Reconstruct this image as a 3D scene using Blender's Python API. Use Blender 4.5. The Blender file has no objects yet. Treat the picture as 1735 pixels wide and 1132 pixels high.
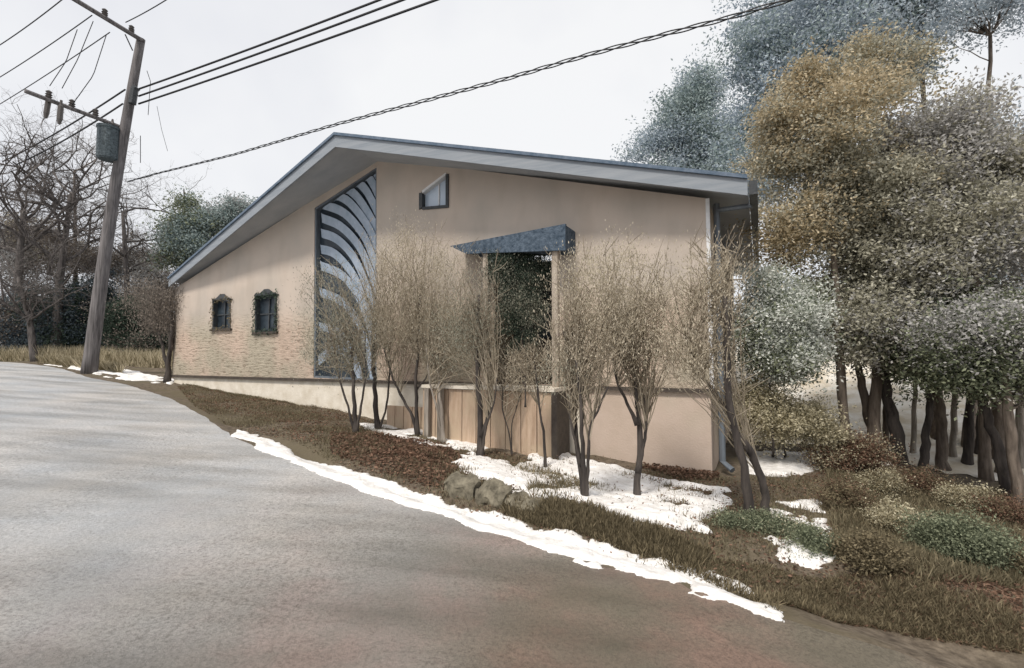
import bpy, math, random
import numpy as np
from mathutils import Vector, Matrix

random.seed(7)
rng = np.random.default_rng(7)
R = math.radians
scene = bpy.context.scene
C = scene.collection

# ------------------------------------------------------------------ camera
EYE = 2.2
FPX = 800.0
PITCH = R(3.15)
cam_d = bpy.data.cameras.new("camera")
cam = bpy.data.objects.new("camera", cam_d)
C.objects.link(cam)
cam.location = (0, 0, EYE)
cam.rotation_euler = (R(90) + PITCH, 0, 0)
cam_d.sensor_width = 36
cam_d.lens = 36 * FPX / 1735
cam_d.clip_end = 3000
scene.camera = cam
scene.render.resolution_x = 1024
scene.render.resolution_y = 668

# ------------------------------------------------------------------ world, sun, exposure
SUN_EL, SUN_AZ = R(54), R(212)      # azimuth clockwise from +Y: behind the camera, to the left
w = bpy.data.worlds.new("World")
scene.world = w
w.use_nodes = True
nt = w.node_tree
nt.nodes.clear()
out = nt.nodes.new("ShaderNodeOutputWorld")
sky = nt.nodes.new("ShaderNodeTexSky")
sky.sky_type = 'NISHITA'
sky.sun_disc = False
sky.sun_elevation = SUN_EL
sky.sun_rotation = SUN_AZ
sky.dust_density = 3
b1 = nt.nodes.new("ShaderNodeBackground")
b1.inputs[1].default_value = 0.08
nt.links.new(sky.outputs[0], b1.inputs[0])
# overcast cloud sheet
tc = nt.nodes.new("ShaderNodeTexCoord")
ns = nt.nodes.new("ShaderNodeTexNoise")
ns.inputs["Scale"].default_value = 1.6
ns.inputs["Detail"].default_value = 5
nt.links.new(tc.outputs["Generated"], ns.inputs["Vector"])
cr = nt.nodes.new("ShaderNodeValToRGB")
cr.color_ramp.elements[0].position = 0.35
cr.color_ramp.elements[0].color = (0.80, 0.81, 0.86, 1)
cr.color_ramp.elements[1].position = 0.62
cr.color_ramp.elements[1].color = (1.0, 1.0, 1.0, 1)
nt.links.new(ns.outputs["Fac"], cr.inputs[0])
b2 = nt.nodes.new("ShaderNodeBackground")
b2.inputs[1].default_value = 0.76
nt.links.new(cr.outputs[0], b2.inputs[0])
mx = nt.nodes.new("ShaderNodeMixShader")
mx.inputs[0].default_value = 0.86
nt.links.new(b1.outputs[0], mx.inputs[1])
nt.links.new(b2.outputs[0], mx.inputs[2])
nt.links.new(mx.outputs[0], out.inputs[0])

sd = bpy.data.lights.new("sun", 'SUN')
sd.energy = 2.2
sd.angle = R(10)
sd.color = (1.0, 0.93, 0.84)
so = bpy.data.objects.new("sun", sd)
C.objects.link(so)
sv = Vector((math.sin(SUN_AZ) * math.cos(SUN_EL), math.cos(SUN_AZ) * math.cos(SUN_EL), math.sin(SUN_EL)))
so.rotation_euler = sv.to_track_quat('Z', 'Y').to_euler()
scene.view_settings.view_transform = 'Standard'
scene.view_settings.look = 'None'
scene.view_settings.exposure = 0.46
scene.view_settings.gamma = 1.0

# ------------------------------------------------------------------ pixels of the photograph -> world
cp, sp_ = math.cos(PITCH), math.sin(PITCH)
def ray(px, py):
    a = (px - 867.5) / FPX
    b = -(py - 566.0) / FPX
    return Vector((a, cp - b * sp_, sp_ + b * cp))       # depth (world y) normalised below
def at(px, py, Y):
    r = ray(px, py)
    k = Y / r.y
    return Vector((r.x * k, Y, EYE + r.z * k))

ROAD_PX = [(0, 606), (60, 612), (105, 625), (150, 640), (215, 652), (290, 676), (345, 705), (391, 738), (431, 757),
           (481, 775), (531, 798), (577, 815), (612, 831), (677, 853), (702, 861), (752, 871), (786, 890), (851, 907),
           (907, 929), (968, 944), (1020, 959), (1067, 968), (1115, 983), (1150, 987), (1167, 1000), (1219, 1013),
           (1275, 1031), (1322, 1046), (1420, 1078), (1520, 1105), (1640, 1150)]

def plane_h(x, y):
    p = -0.0636 * x + 0.0335 * y
    # crest of the hill just under eye level, hollow kept shallow to the right
    k = 0.12
    cap = 2.13
    p = -k * np.logaddexp(-p / k, -cap / k) if False else cap - k * np.logaddexp(0, (cap - p) / k)
    lo = -1.1
    p = lo + 0.3 * np.logaddexp(0, (p - lo) / 0.3)
    return p

def hit(px, py, fn):
    r = ray(px, py)
    T = np.geomspace(0.5, 400, 160)
    for _ in range(4):
        below = EYE + r.z * T < fn(r.x * T, r.y * T)
        k = int(np.argmax(below)) if below.any() else len(T) - 1
        T = np.linspace(T[max(k - 1, 0)], T[k], 40)
    t = T[-1]
    return Vector((r.x * t, r.y * t, float(fn(r.x * t, r.y * t))))

edge = []
for (px, py) in ROAD_PX[2:]:
    v = hit(px, py, plane_h)
    edge.append((v.x, v.y))
edge = [(-60, 38), (-30, 25.5)] + edge + [(edge[-1][0] + 8, edge[-1][1] - 4.6), (40, -14)]
edge = np.array(edge)
road_poly = np.vstack([edge, [(40, -40), (-70, -40), (-75, 20)]])

def seg_dist(poly, X, Y, closed=True):
    best = np.full(np.shape(X), 1e9)
    n = len(poly)
    for i in range(n if closed else n - 1):
        a = poly[i]; b = poly[(i + 1) % n]
        d = b - a
        L = float(d @ d) + 1e-12
        t = np.clip(((X - a[0]) * d[0] + (Y - a[1]) * d[1]) / L, 0, 1)
        best = np.minimum(best, np.hypot(X - a[0] - t * d[0], Y - a[1] - t * d[1]))
    return best
def inside(poly, X, Y):
    c = np.zeros(np.shape(X), bool)
    n = len(poly)
    for i in range(n):
        x1, y1 = poly[i]; x2, y2 = poly[(i + 1) % n]
        if y1 == y2: continue
        cond = ((y1 > Y) != (y2 > Y)) & (X < (x2 - x1) * (Y - y1) / (y2 - y1) + x1)
        c ^= cond
    return c
def sdist(poly, X, Y):                 # positive inside
    d = seg_dist(poly, X, Y)
    return np.where(inside(poly, X, Y), d, -d)
def wob(X, Y, s, seed=0.0):            # smooth noise about -1..1
    X = X * s + seed * 3.1; Y = Y * s - seed * 1.7
    return (np.sin(X * 1.0 + 1.3 * np.sin(Y * 0.9)) * 0.45 + np.sin(Y * 1.7 + 1.1 * np.sin(X * 1.3 + 2)) * 0.3
            + np.sin(X * 3.1 + Y * 2.3 + 1.5 * np.sin(Y * 2.9)) * 0.16 + np.sin(X * 6.7 - Y * 5.9 + np.sin(X * 5)) * 0.09)
def sstep(a, b, x):
    t = np.clip((x - a) / (b - a), 0, 1)
    return t * t * (3 - 2 * t)

def height(x, y):
    x = np.asarray(x, float); y = np.asarray(y, float)
    e = -sdist(road_poly, x, y)        # distance off the road
    h = plane_h(x, y)
    off = sstep(0.0, 0.35, e)
    ridge = 0.16 * sstep(0.3, 0.9, e) * (1 - sstep(1.3, 3.0, e)) * sstep(-7, -3, x)
    ditch = -0.26 * np.exp(-((x - 3.4) / 1.0) ** 2 - ((e - 0.75) / 0.35) ** 2)
    rough = off * (0.045 * wob(x, y, 2.2) + 0.02 * wob(x, y, 6.5, 3))
    far = sstep(14, 60, np.hypot(x, y)) * 0.25 * wob(x, y, 0.12, 5) * sstep(0, 2, e)
    # bank that rises on the right beyond the trunks
    rise = 3.4 * sstep(11.2, 24, x * 0.75 + y * 0.55) * sstep(3, 10, x)
    return h - 0.05 * off + 0.05 * off * 0 + ridge + ditch + rough + far + rise
def ground(px, py):
    return hit(px, py, height)
def gz(x, y):
    return float(height(x, y))

# ------------------------------------------------------------------ materials
def mat(name, base, rough=0.8, var=None, scale=4.0, bump=0.0, bscale=30.0, stretch=(1, 1, 1), detail=6, metallic=0.0,
        spec=0.3, var2=None, scale2=1.0, island=False):
    m = bpy.data.materials.new(name)
    m.use_nodes = True
    n = m.node_tree
    p = n.nodes["Principled BSDF"]
    p.inputs["Roughness"].default_value = rough
    p.inputs["Metallic"].default_value = metallic
    p.inputs["Specular IOR Level"].default_value = spec
    tcn = n.nodes.new("ShaderNodeTexCoord")
    mp = n.nodes.new("ShaderNodeMapping")
    mp.inputs["Scale"].default_value = stretch
    n.links.new(tcn.outputs["Object"], mp.inputs[0])
    col = None
    if var is not None:
        r = n.nodes.new("ShaderNodeValToRGB")
        r.color_ramp.elements[0].position = 0.34
        r.color_ramp.elements[1].position = 0.66
        r.color_ramp.elements[0].color = (*base, 1)
        r.color_ramp.elements[1].color = (*var, 1)
        if island:
            g = n.nodes.new("ShaderNodeNewGeometry")
            r.color_ramp.elements[0].position = 0.0
            r.color_ramp.elements[1].position = 1.0
            n.links.new(g.outputs["Random Per Island"], r.inputs[0])
        else:
            t = n.nodes.new("ShaderNodeTexNoise")
            t.inputs["Scale"].default_value = scale
            t.inputs["Detail"].default_value = detail
            t.inputs["Roughness"].default_value = 0.65
            n.links.new(mp.outputs[0], t.inputs["Vector"])
            n.links.new(t.outputs["Fac"], r.inputs[0])
        col = r.outputs[0]
        if var2 is not None:
            t2 = n.nodes.new("ShaderNodeTexNoise")
            t2.inputs["Scale"].default_value = scale2
            t2.inputs["Detail"].default_value = 3
            n.links.new(tcn.outputs["Object"], t2.inputs["Vector"])
            r2 = n.nodes.new("ShaderNodeValToRGB")
            r2.color_ramp.elements[0].position = 0.47
            r2.color_ramp.elements[1].position = 0.6
            n.links.new(t2.outputs["Fac"], r2.inputs[0])
            mxx = n.nodes.new("ShaderNodeMixRGB")
            n.links.new(r2.outputs[0], mxx.inputs[0])
            n.links.new(col, mxx.inputs[1])
            mxx.inputs[2].default_value = (*var2, 1)
            col = mxx.outputs[0]
        n.links.new(col, p.inputs["Base Color"])
    else:
        p.inputs["Base Color"].default_value = (*base, 1)
    if bump:
        t3 = n.nodes.new("ShaderNodeTexNoise")
        t3.inputs["Scale"].default_value = bscale
        t3.inputs["Detail"].default_value = 8
        n.links.new(mp.outputs[0], t3.inputs["Vector"])
        bm = n.nodes.new("ShaderNodeBump")
        bm.inputs["Strength"].default_value = bump
        bm.inputs["Distance"].default_value = 0.02
        n.links.new(t3.outputs["Fac"], bm.inputs["Height"])
        n.links.new(bm.outputs[0], p.inputs["Normal"])
    return m

M = {}
M['soil'] = mat('soil', (0.065, 0.05, 0.036), 0.95, (0.19, 0.155, 0.115), 9, 1.0, 22, var2=(0.12, 0.10, 0.065), scale2=0.7)
M['snow'] = mat('snow', (0.66, 0.64, 0.61), 0.75, (0.93, 0.92, 0.91), 7, 0.9, 22, spec=0.2)
M['bark'] = mat('bark', (0.07, 0.055, 0.045), 0.9, (0.23, 0.19, 0.155), 9, 1.0, 26, stretch=(1, 1, 0.16))
M['darkbark'] = mat('darkbark', (0.03, 0.026, 0.025), 0.9, (0.10, 0.085, 0.075), 9, 1.0, 26, stretch=(1, 1, 0.16))
M['greybark'] = mat('grey_bark', (0.045, 0.04, 0.038), 0.9, (0.19, 0.17, 0.16), 9, 1.0, 26, stretch=(1, 1, 0.16))
M['palebark'] = mat('palebark', (0.14, 0.12, 0.10), 0.85, (0.42, 0.38, 0.33), 8, 0.8, 26, stretch=(1, 1, 0.14))
M['pole'] = mat('weathered_pole', (0.075, 0.07, 0.07), 0.9, (0.225, 0.21, 0.21), 14, 1.0, 40, stretch=(1, 1, 0.06))
M['roof'] = mat('roof_shingle', (0.08, 0.12, 0.17), 0.9, (0.16, 0.20, 0.26), 7, 0.6, 40)
M['hood'] = mat('hood_shingle', (0.035, 0.055, 0.08), 0.95, (0.11, 0.145, 0.19), 11, 1.0, 30)
M['fascia'] = mat('fascia_paint', (0.215, 0.245, 0.28), 0.6, (0.29, 0.315, 0.345), 3, 0.2, 30, stretch=(0.2, 1, 4))
M['soffit'] = mat('soffit_paint', (0.34, 0.36, 0.385), 0.7, (0.42, 0.435, 0.45), 3, 0.15, 30, stretch=(0.3, 1, 1))
M['foundation_cream'] = mat('cream_masonry', (0.62, 0.56, 0.46), 0.85, (0.80, 0.75, 0.66), 3, 0.4, 25)
M['foundation_tan'] = mat('tan_stucco', (0.47, 0.38, 0.31), 0.85, (0.55, 0.45, 0.38), 1.2, 0.3, 30, var2=(0.49, 0.42, 0.34), scale2=0.5)
M['trim_dark'] = mat('dark_trim', (0.05, 0.04, 0.035), 0.7, (0.09, 0.075, 0.06), 8, 0.3)
M['frame'] = mat('dark_frame', (0.035, 0.04, 0.045), 0.5, (0.07, 0.075, 0.08), 8, 0.2)
M['white'] = mat('white_paint', (0.62, 0.63, 0.64), 0.5, (0.75, 0.76, 0.77), 8, 0.1)
M['grey_metal'] = mat('grey_metal', (0.12, 0.14, 0.17), 0.5, (0.20, 0.23, 0.26), 6, 0.1, metallic=0.3, stretch=(1, 1, .2))
M['board'] = mat('stained_boards', (0.40, 0.285, 0.20), 0.8, (0.56, 0.43, 0.32), 5, 0.6, 30, stretch=(3, 3, 0.25), var2=(0.50, 0.39, 0.28), scale2=1.6)
M['post'] = mat('porch_post', (0.30, 0.25, 0.20), 0.8, (0.46, 0.40, 0.34), 8, 0.4, 30, stretch=(1, 1, .1))
M['slat'] = mat('pale_blue_slat', (0.27, 0.34, 0.42), 0.55, (0.38, 0.44, 0.53), 4, 0.15)
M['dark_glass'] = mat('dark_glass', (0.015, 0.022, 0.03), 0.3, (0.04, 0.055, 0.07), 3, 0, spec=0.3)
M['blue_glass'] = mat('blue_glass', (0.22, 0.31, 0.42), 0.12, (0.30, 0.40, 0.52), 2, 0, spec=0.6)
M['pale_glass'] = mat('pale_glass', (0.42, 0.52, 0.64), 0.15, (0.52, 0.60, 0.70), 2, 0, spec=0.6)
M['wire'] = mat('black_wire', (0.02, 0.02, 0.022), 0.6)
M['ceramic'] = mat('insulator', (0.10, 0.09, 0.085), 0.4)
M['can'] = mat('transformer_paint', (0.025, 0.035, 0.04), 0.6, (0.12, 0.15, 0.165), 14, 0.4, 30)
M['stone'] = mat('mossy_stone', (0.07, 0.062, 0.045), 0.95, (0.24, 0.215, 0.16), 7, 1.0, 16)
def leafmat(name, a, b):
    m = mat(name, a, 0.75, b, island=True, spec=0.2)
    n = m.node_tree; p = n.nodes["Principled BSDF"]; o = n.nodes["Material Output"]
    tr = n.nodes.new("ShaderNodeBsdfTranslucent"); mxs_ = n.nodes.new("ShaderNodeMixShader"); mxs_.inputs[0].default_value = 0.35
    n.links.new(p.inputs["Base Color"].links[0].from_socket, tr.inputs["Color"])
    n.links.new(p.outputs[0], mxs_.inputs[1]); n.links.new(tr.outputs[0], mxs_.inputs[2]); n.links.new(mxs_.outputs[0], o.inputs["Surface"])
    return m
M['l_bluegreen'] = leafmat('blue_green_needles', (0.14, 0.19, 0.19), (0.52, 0.60, 0.58))
M['l_haze'] = leafmat('flare_haze_needles', (0.26, 0.32, 0.37), (0.62, 0.69, 0.75))  # bluish lens-flare veil put into the needle colour
M['l_gold'] = leafmat('golden_leaves', (0.34, 0.28, 0.17), (0.68, 0.58, 0.41))
M['l_olive'] = leafmat('olive_leaves', (0.25, 0.24, 0.18), (0.62, 0.60, 0.49))
M['l_grey'] = leafmat('grey_twig_leaves', (0.26, 0.255, 0.25), (0.64, 0.63, 0.61))
M['l_green'] = leafmat('green_leaves', (0.05, 0.065, 0.04), (0.36, 0.39, 0.26))
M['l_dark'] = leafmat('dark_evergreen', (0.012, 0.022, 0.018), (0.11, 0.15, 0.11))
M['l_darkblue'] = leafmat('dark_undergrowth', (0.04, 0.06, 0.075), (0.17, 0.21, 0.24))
M['l_pale'] = leafmat('pale_leaves', (0.36, 0.40, 0.34), (0.95, 0.96, 0.92))  # leaves range from grey green to near white
M['l_yellow'] = leafmat('yellow_olive_leaves', (0.26, 0.23, 0.14), (0.76, 0.70, 0.52))
M['l_dry'] = leafmat('dry_seed_leaves', (0.36, 0.32, 0.235), (0.74, 0.67, 0.54))
M['l_drygreen'] = leafmat('grey_green_dry_leaves', (0.14, 0.145, 0.11), (0.50, 0.49, 0.40))
M['l_litter'] = leafmat('dead_leaves', (0.05, 0.032, 0.022), (0.32, 0.20, 0.14))
M['l_grass'] = leafmat('dry_grass_blades', (0.085, 0.075, 0.045), (0.34, 0.29, 0.19))
M['l_brownstem'] = leafmat('brown_stems', (0.075, 0.062, 0.038), (0.33, 0.275, 0.175))
M['l_paletwig'] = leafmat('pale_twigs', (0.26, 0.22, 0.165), (0.60, 0.53, 0.42))
M['l_straw'] = leafmat('straw_blades', (0.18, 0.155, 0.09), (0.66, 0.58, 0.42))
M['l_twig'] = leafmat('dark_twigs', (0.10, 0.085, 0.075), (0.38, 0.33, 0.28))

# road: pale worn asphalt, patches of brown and moss tint, damp sheen
def road_mat():
    m = bpy.data.materials.new('worn_asphalt'); m.use_nodes = True
    n = m.node_tree; p = n.nodes["Principled BSDF"]
    t = n.nodes.new("ShaderNodeTexCoord")
    def noise(sc, det=5, ro=0.6):
        q = n.nodes.new("ShaderNodeTexNoise"); q.inputs["Scale"].default_value = sc
        q.inputs["Detail"].default_value = det; q.inputs["Roughness"].default_value = ro
        n.links.new(t.outputs["Object"], q.inputs["Vector"]); return q.outputs["Fac"]
    def ramp(src, stops):
        r = n.nodes.new("ShaderNodeValToRGB")
        r.color_ramp.elements[0].position, r.color_ramp.elements[0].color = stops[0][0], (*stops[0][1], 1)
        r.color_ramp.elements[1].position, r.color_ramp.elements[1].color = stops[-1][0], (*stops[-1][1], 1)
        for s in stops[1:-1]:
            e = r.color_ramp.elements.new(s[0]); e.color = (*s[1], 1)
        n.links.new(src, r.inputs[0]); return r.outputs[0]
    def mix(f, a, b, mode='MIX'):
        q = n.nodes.new("ShaderNodeMixRGB"); q.blend_type = mode
        if isinstance(f, float): q.inputs[0].default_value = f
        else: n.links.new(f, q.inputs[0])
        n.links.new(a, q.inputs[1])
        if isinstance(b, tuple): q.inputs[2].default_value = (*b, 1)
        else: n.links.new(b, q.inputs[2])
        return q.outputs[0]
    # pale cool grey up the hill, blending to brown towards the low side
    sx = n.nodes.new("ShaderNodeSeparateXYZ"); n.links.new(t.outputs["Object"], sx.inputs[0])
    def math_(op, a, b):
        q = n.nodes.new("ShaderNodeMath"); q.operation = op
        for i, v in enumerate((a, b)):
            if isinstance(v, (int, float)): q.inputs[i].default_value = v
            else: n.links.new(v, q.inputs[i])
        return q.outputs[0]
    g = math_('SUBTRACT', math_('MULTIPLY', sx.outputs[0], 0.6), math_('MULTIPLY', sx.outputs[1], 0.45))
    g = math_('ADD', g, math_('MULTIPLY', noise(0.35, 3), 3.0))
    gr = n.nodes.new("ShaderNodeMapRange"); n.links.new(g, gr.inputs[0])
    gr.inputs[1].default_value = -3.6; gr.inputs[2].default_value = 0.1
    base = mix(gr.outputs[0], ramp(noise(0.5), [(0.35, (0.37, 0.39, 0.41)), (0.65, (0.47, 0.46, 0.445))]),
               ramp(noise(0.9), [(0.38, (0.155, 0.135, 0.10)), (0.5, (0.18, 0.145, 0.11)), (0.62, (0.225, 0.155, 0.12))]))
    sp = ramp(noise(34, 8, 0.85), [(0.38, (0.66, 0.65, 0.64)), (0.5, (1, 1, 1)), (0.64, (1.22, 1.21, 1.2))])
    base = mix(0.85, base, sp, 'MULTIPLY')
    grit = ramp(noise(17, 8, 0.9), [(0.40, (0.72, 0.70, 0.68)), (0.5, (1, 1, 1)), (0.6, (1.14, 1.13, 1.12))])
    base = mix(ramp(noise(0.55, 3), [(0.42, (0.1, 0.1, 0.1)), (0.58, (0.95, 0.95, 0.95))]), base, mix(1.0, base, grit, 'MULTIPLY'))
    wx = n.nodes.new("ShaderNodeMapping"); wx.inputs["Scale"].default_value = (0.35, 1.6, 1)
    wx.inputs["Rotation"].default_value = (0, 0, R(30))
    n.links.new(t.outputs["Object"], wx.inputs[0])
    q = n.nodes.new("ShaderNodeTexNoise"); q.inputs["Scale"].default_value = 1.1; q.inputs["Detail"].default_value = 6
    n.links.new(wx.outputs[0], q.inputs["Vector"])
    base = mix(0.8, base, ramp(q.outputs["Fac"], [(0.36, (0.74, 0.73, 0.71)), (0.6, (1.1, 1.1, 1.1))]), 'MULTIPLY')
    vo = n.nodes.new("ShaderNodeTexVoronoi"); vo.feature = 'DISTANCE_TO_EDGE'; vo.inputs["Scale"].default_value = 0.55
    dis = n.nodes.new("ShaderNodeMixRGB"); dis.inputs[0].default_value = 0.22
    qn = n.nodes.new("ShaderNodeTexNoise"); qn.inputs["Scale"].default_value = 2.5; qn.inputs["Detail"].default_value = 6
    n.links.new(t.outputs["Object"], qn.inputs["Vector"])
    n.links.new(t.outputs["Object"], dis.inputs[1]); n.links.new(qn.outputs["Color"], dis.inputs[2]); n.links.new(dis.outputs[0], vo.inputs["Vector"])
    crk = ramp(vo.outputs["Distance"], [(0.0, (0.84, 0.83, 0.82)), (0.003, (0.93, 0.93, 0.92)), (0.006, (1, 1, 1))])
    base = mix(ramp(noise(0.8, 2), [(0.5, (0, 0, 0)), (0.6, (0.9, 0.9, 0.9))]), base, mix(1.0, base, crk, 'MULTIPLY'))
    n.links.new(base, p.inputs["Base Color"])
    rr = n.nodes.new("ShaderNodeMapRange"); n.links.new(q.outputs["Fac"], rr.inputs[0])
    rr.inputs[1].default_value = 0.35; rr.inputs[2].default_value = 0.65
    rr.inputs[3].default_value = 0.42; rr.inputs[4].default_value = 0.75
    n.links.new(rr.outputs[0], p.inputs["Roughness"])
    b = n.nodes.new("ShaderNodeBump"); b.inputs["Strength"].default_value = 0.9; b.inputs["Distance"].default_value = 0.02
    n.links.new(noise(45, 8, 0.8), b.inputs["Height"]); n.links.new(b.outputs[0], p.inputs["Normal"])
    return m
M['road'] = road_mat()

# facade: smooth plaster above, coursed shingle-like relief below
def wall_mat():
    m = bpy.data.materials.new('beige_siding'); m.use_nodes = True
    n = m.node_tree; p = n.nodes["Principled BSDF"]; p.inputs["Roughness"].default_value = 0.85
    p.inputs["Specular IOR Level"].default_value = 0.2
    t = n.nodes.new("ShaderNodeTexCoord")
    s = n.nodes.new("ShaderNodeSeparateXYZ"); n.links.new(t.outputs["Object"], s.inputs[0])
    q = n.nodes.new("ShaderNodeTexNoise"); q.inputs["Scale"].default_value = 0.7; q.inputs["Detail"].default_value = 6
    n.links.new(t.outputs["Object"], q.inputs["Vector"])
    r = n.nodes.new("ShaderNodeValToRGB")
    r.color_ramp.elements[0].position = 0.36; r.color_ramp.elements[0].color = (0.455, 0.405, 0.355, 1)
    r.color_ramp.elements[1].position = 0.64; r.color_ramp.elements[1].color = (0.535, 0.46, 0.395, 1)
    n.links.new(q.outputs["Fac"], r.inputs[0])
    r2 = n.nodes.new("ShaderNodeValToRGB")
    r2.color_ramp.elements[0].position = 0.40; r2.color_ramp.elements[0].color = (0.45, 0.40, 0.315, 1)
    r2.color_ramp.elements[1].position = 0.60; r2.color_ramp.elements[1].color = (0.57, 0.45, 0.365, 1)
    n.links.new(q.outputs["Fac"], r2.inputs[0])
    # courses
    mp = n.nodes.new("ShaderNodeMapping"); mp.inputs["Scale"].default_value = (1.0, 1.0, 5.0)
    n.links.new(t.outputs["Object"], mp.inputs[0])
    w_ = n.nodes.new("ShaderNodeTexNoise"); w_.inputs["Scale"].default_value = 3.4; w_.inputs["Detail"].default_value = 6
    w_.inputs["Roughness"].default_value = 0.75
    n.links.new(mp.outputs[0], w_.inputs["Vector"])
    hm = n.nodes.new("ShaderNodeMapRange"); n.links.new(s.outputs[2], hm.inputs[0])
    hm.inputs[1].default_value = 3.9; hm.inputs[2].default_value = 3.1
    mixc = n.nodes.new("ShaderNodeMixRGB"); n.links.new(hm.outputs[0], mixc.inputs[0])
    n.links.new(r.outputs[0], mixc.inputs[1]); n.links.new(r2.outputs[0], mixc.inputs[2])
    rc = n.nodes.new("ShaderNodeValToRGB")
    rc.color_ramp.elements[0].position = 0.36; rc.color_ramp.elements[0].color = (0.42, 0.39, 0.36, 1)
    rc.color_ramp.elements[1].position = 0.5; rc.color_ramp.elements[1].color = (1.05, 1.05, 1.05, 1)
    n.links.new(w_.outputs["Fac"], rc.inputs[0])
    mm = n.nodes.new("ShaderNodeMixRGB"); mm.blend_type = 'MULTIPLY'; n.links.new(hm.outputs[0], mm.inputs[0])
    n.links.new(mixc.outputs[0], mm.inputs[1]); n.links.new(rc.outputs[0], mm.inputs[2])
    ms = n.nodes.new("ShaderNodeMapping"); ms.inputs["Scale"].default_value = (0.9, 0.9, 0.3)
    n.links.new(t.outputs["Object"], ms.inputs[0])
    st_ = n.nodes.new("ShaderNodeTexNoise"); st_.inputs["Scale"].default_value = 2.0; st_.inputs["Detail"].default_value = 8
    n.links.new(ms.outputs[0], st_.inputs["Vector"])
    rs = n.nodes.new("ShaderNodeValToRGB"); rs.color_ramp.elements[0].position = 0.34; rs.color_ramp.elements[0].color = (0.78, 0.77, 0.75, 1)
    rs.color_ramp.elements[1].position = 0.52; rs.color_ramp.elements[1].color = (1, 1, 1, 1)
    n.links.new(st_.outputs["Fac"], rs.inputs[0])
    m3 = n.nodes.new("ShaderNodeMixRGB"); m3.blend_type = 'MULTIPLY'; m3.inputs[0].default_value = 0.4
    n.links.new(mm.outputs[0], m3.inputs[1]); n.links.new(rs.outputs[0], m3.inputs[2])
    n.links.new(m3.outputs[0], p.inputs["Base Color"])
    b = n.nodes.new("ShaderNodeBump"); b.inputs["Distance"].default_value = 0.06
    mu = n.nodes.new("ShaderNodeMath"); mu.operation = 'MULTIPLY_ADD'; mu.inputs[1].default_value = 0.94; mu.inputs[2].default_value = 0.06
    n.links.new(hm.outputs[0], mu.inputs[0]); n.links.new(mu.outputs[0], b.inputs["Strength"])
    n.links.new(w_.outputs["Fac"], b.inputs["Height"]); n.links.new(b.outputs[0], p.inputs["Normal"])
    return m
M['wall'] = wall_mat()

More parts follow.
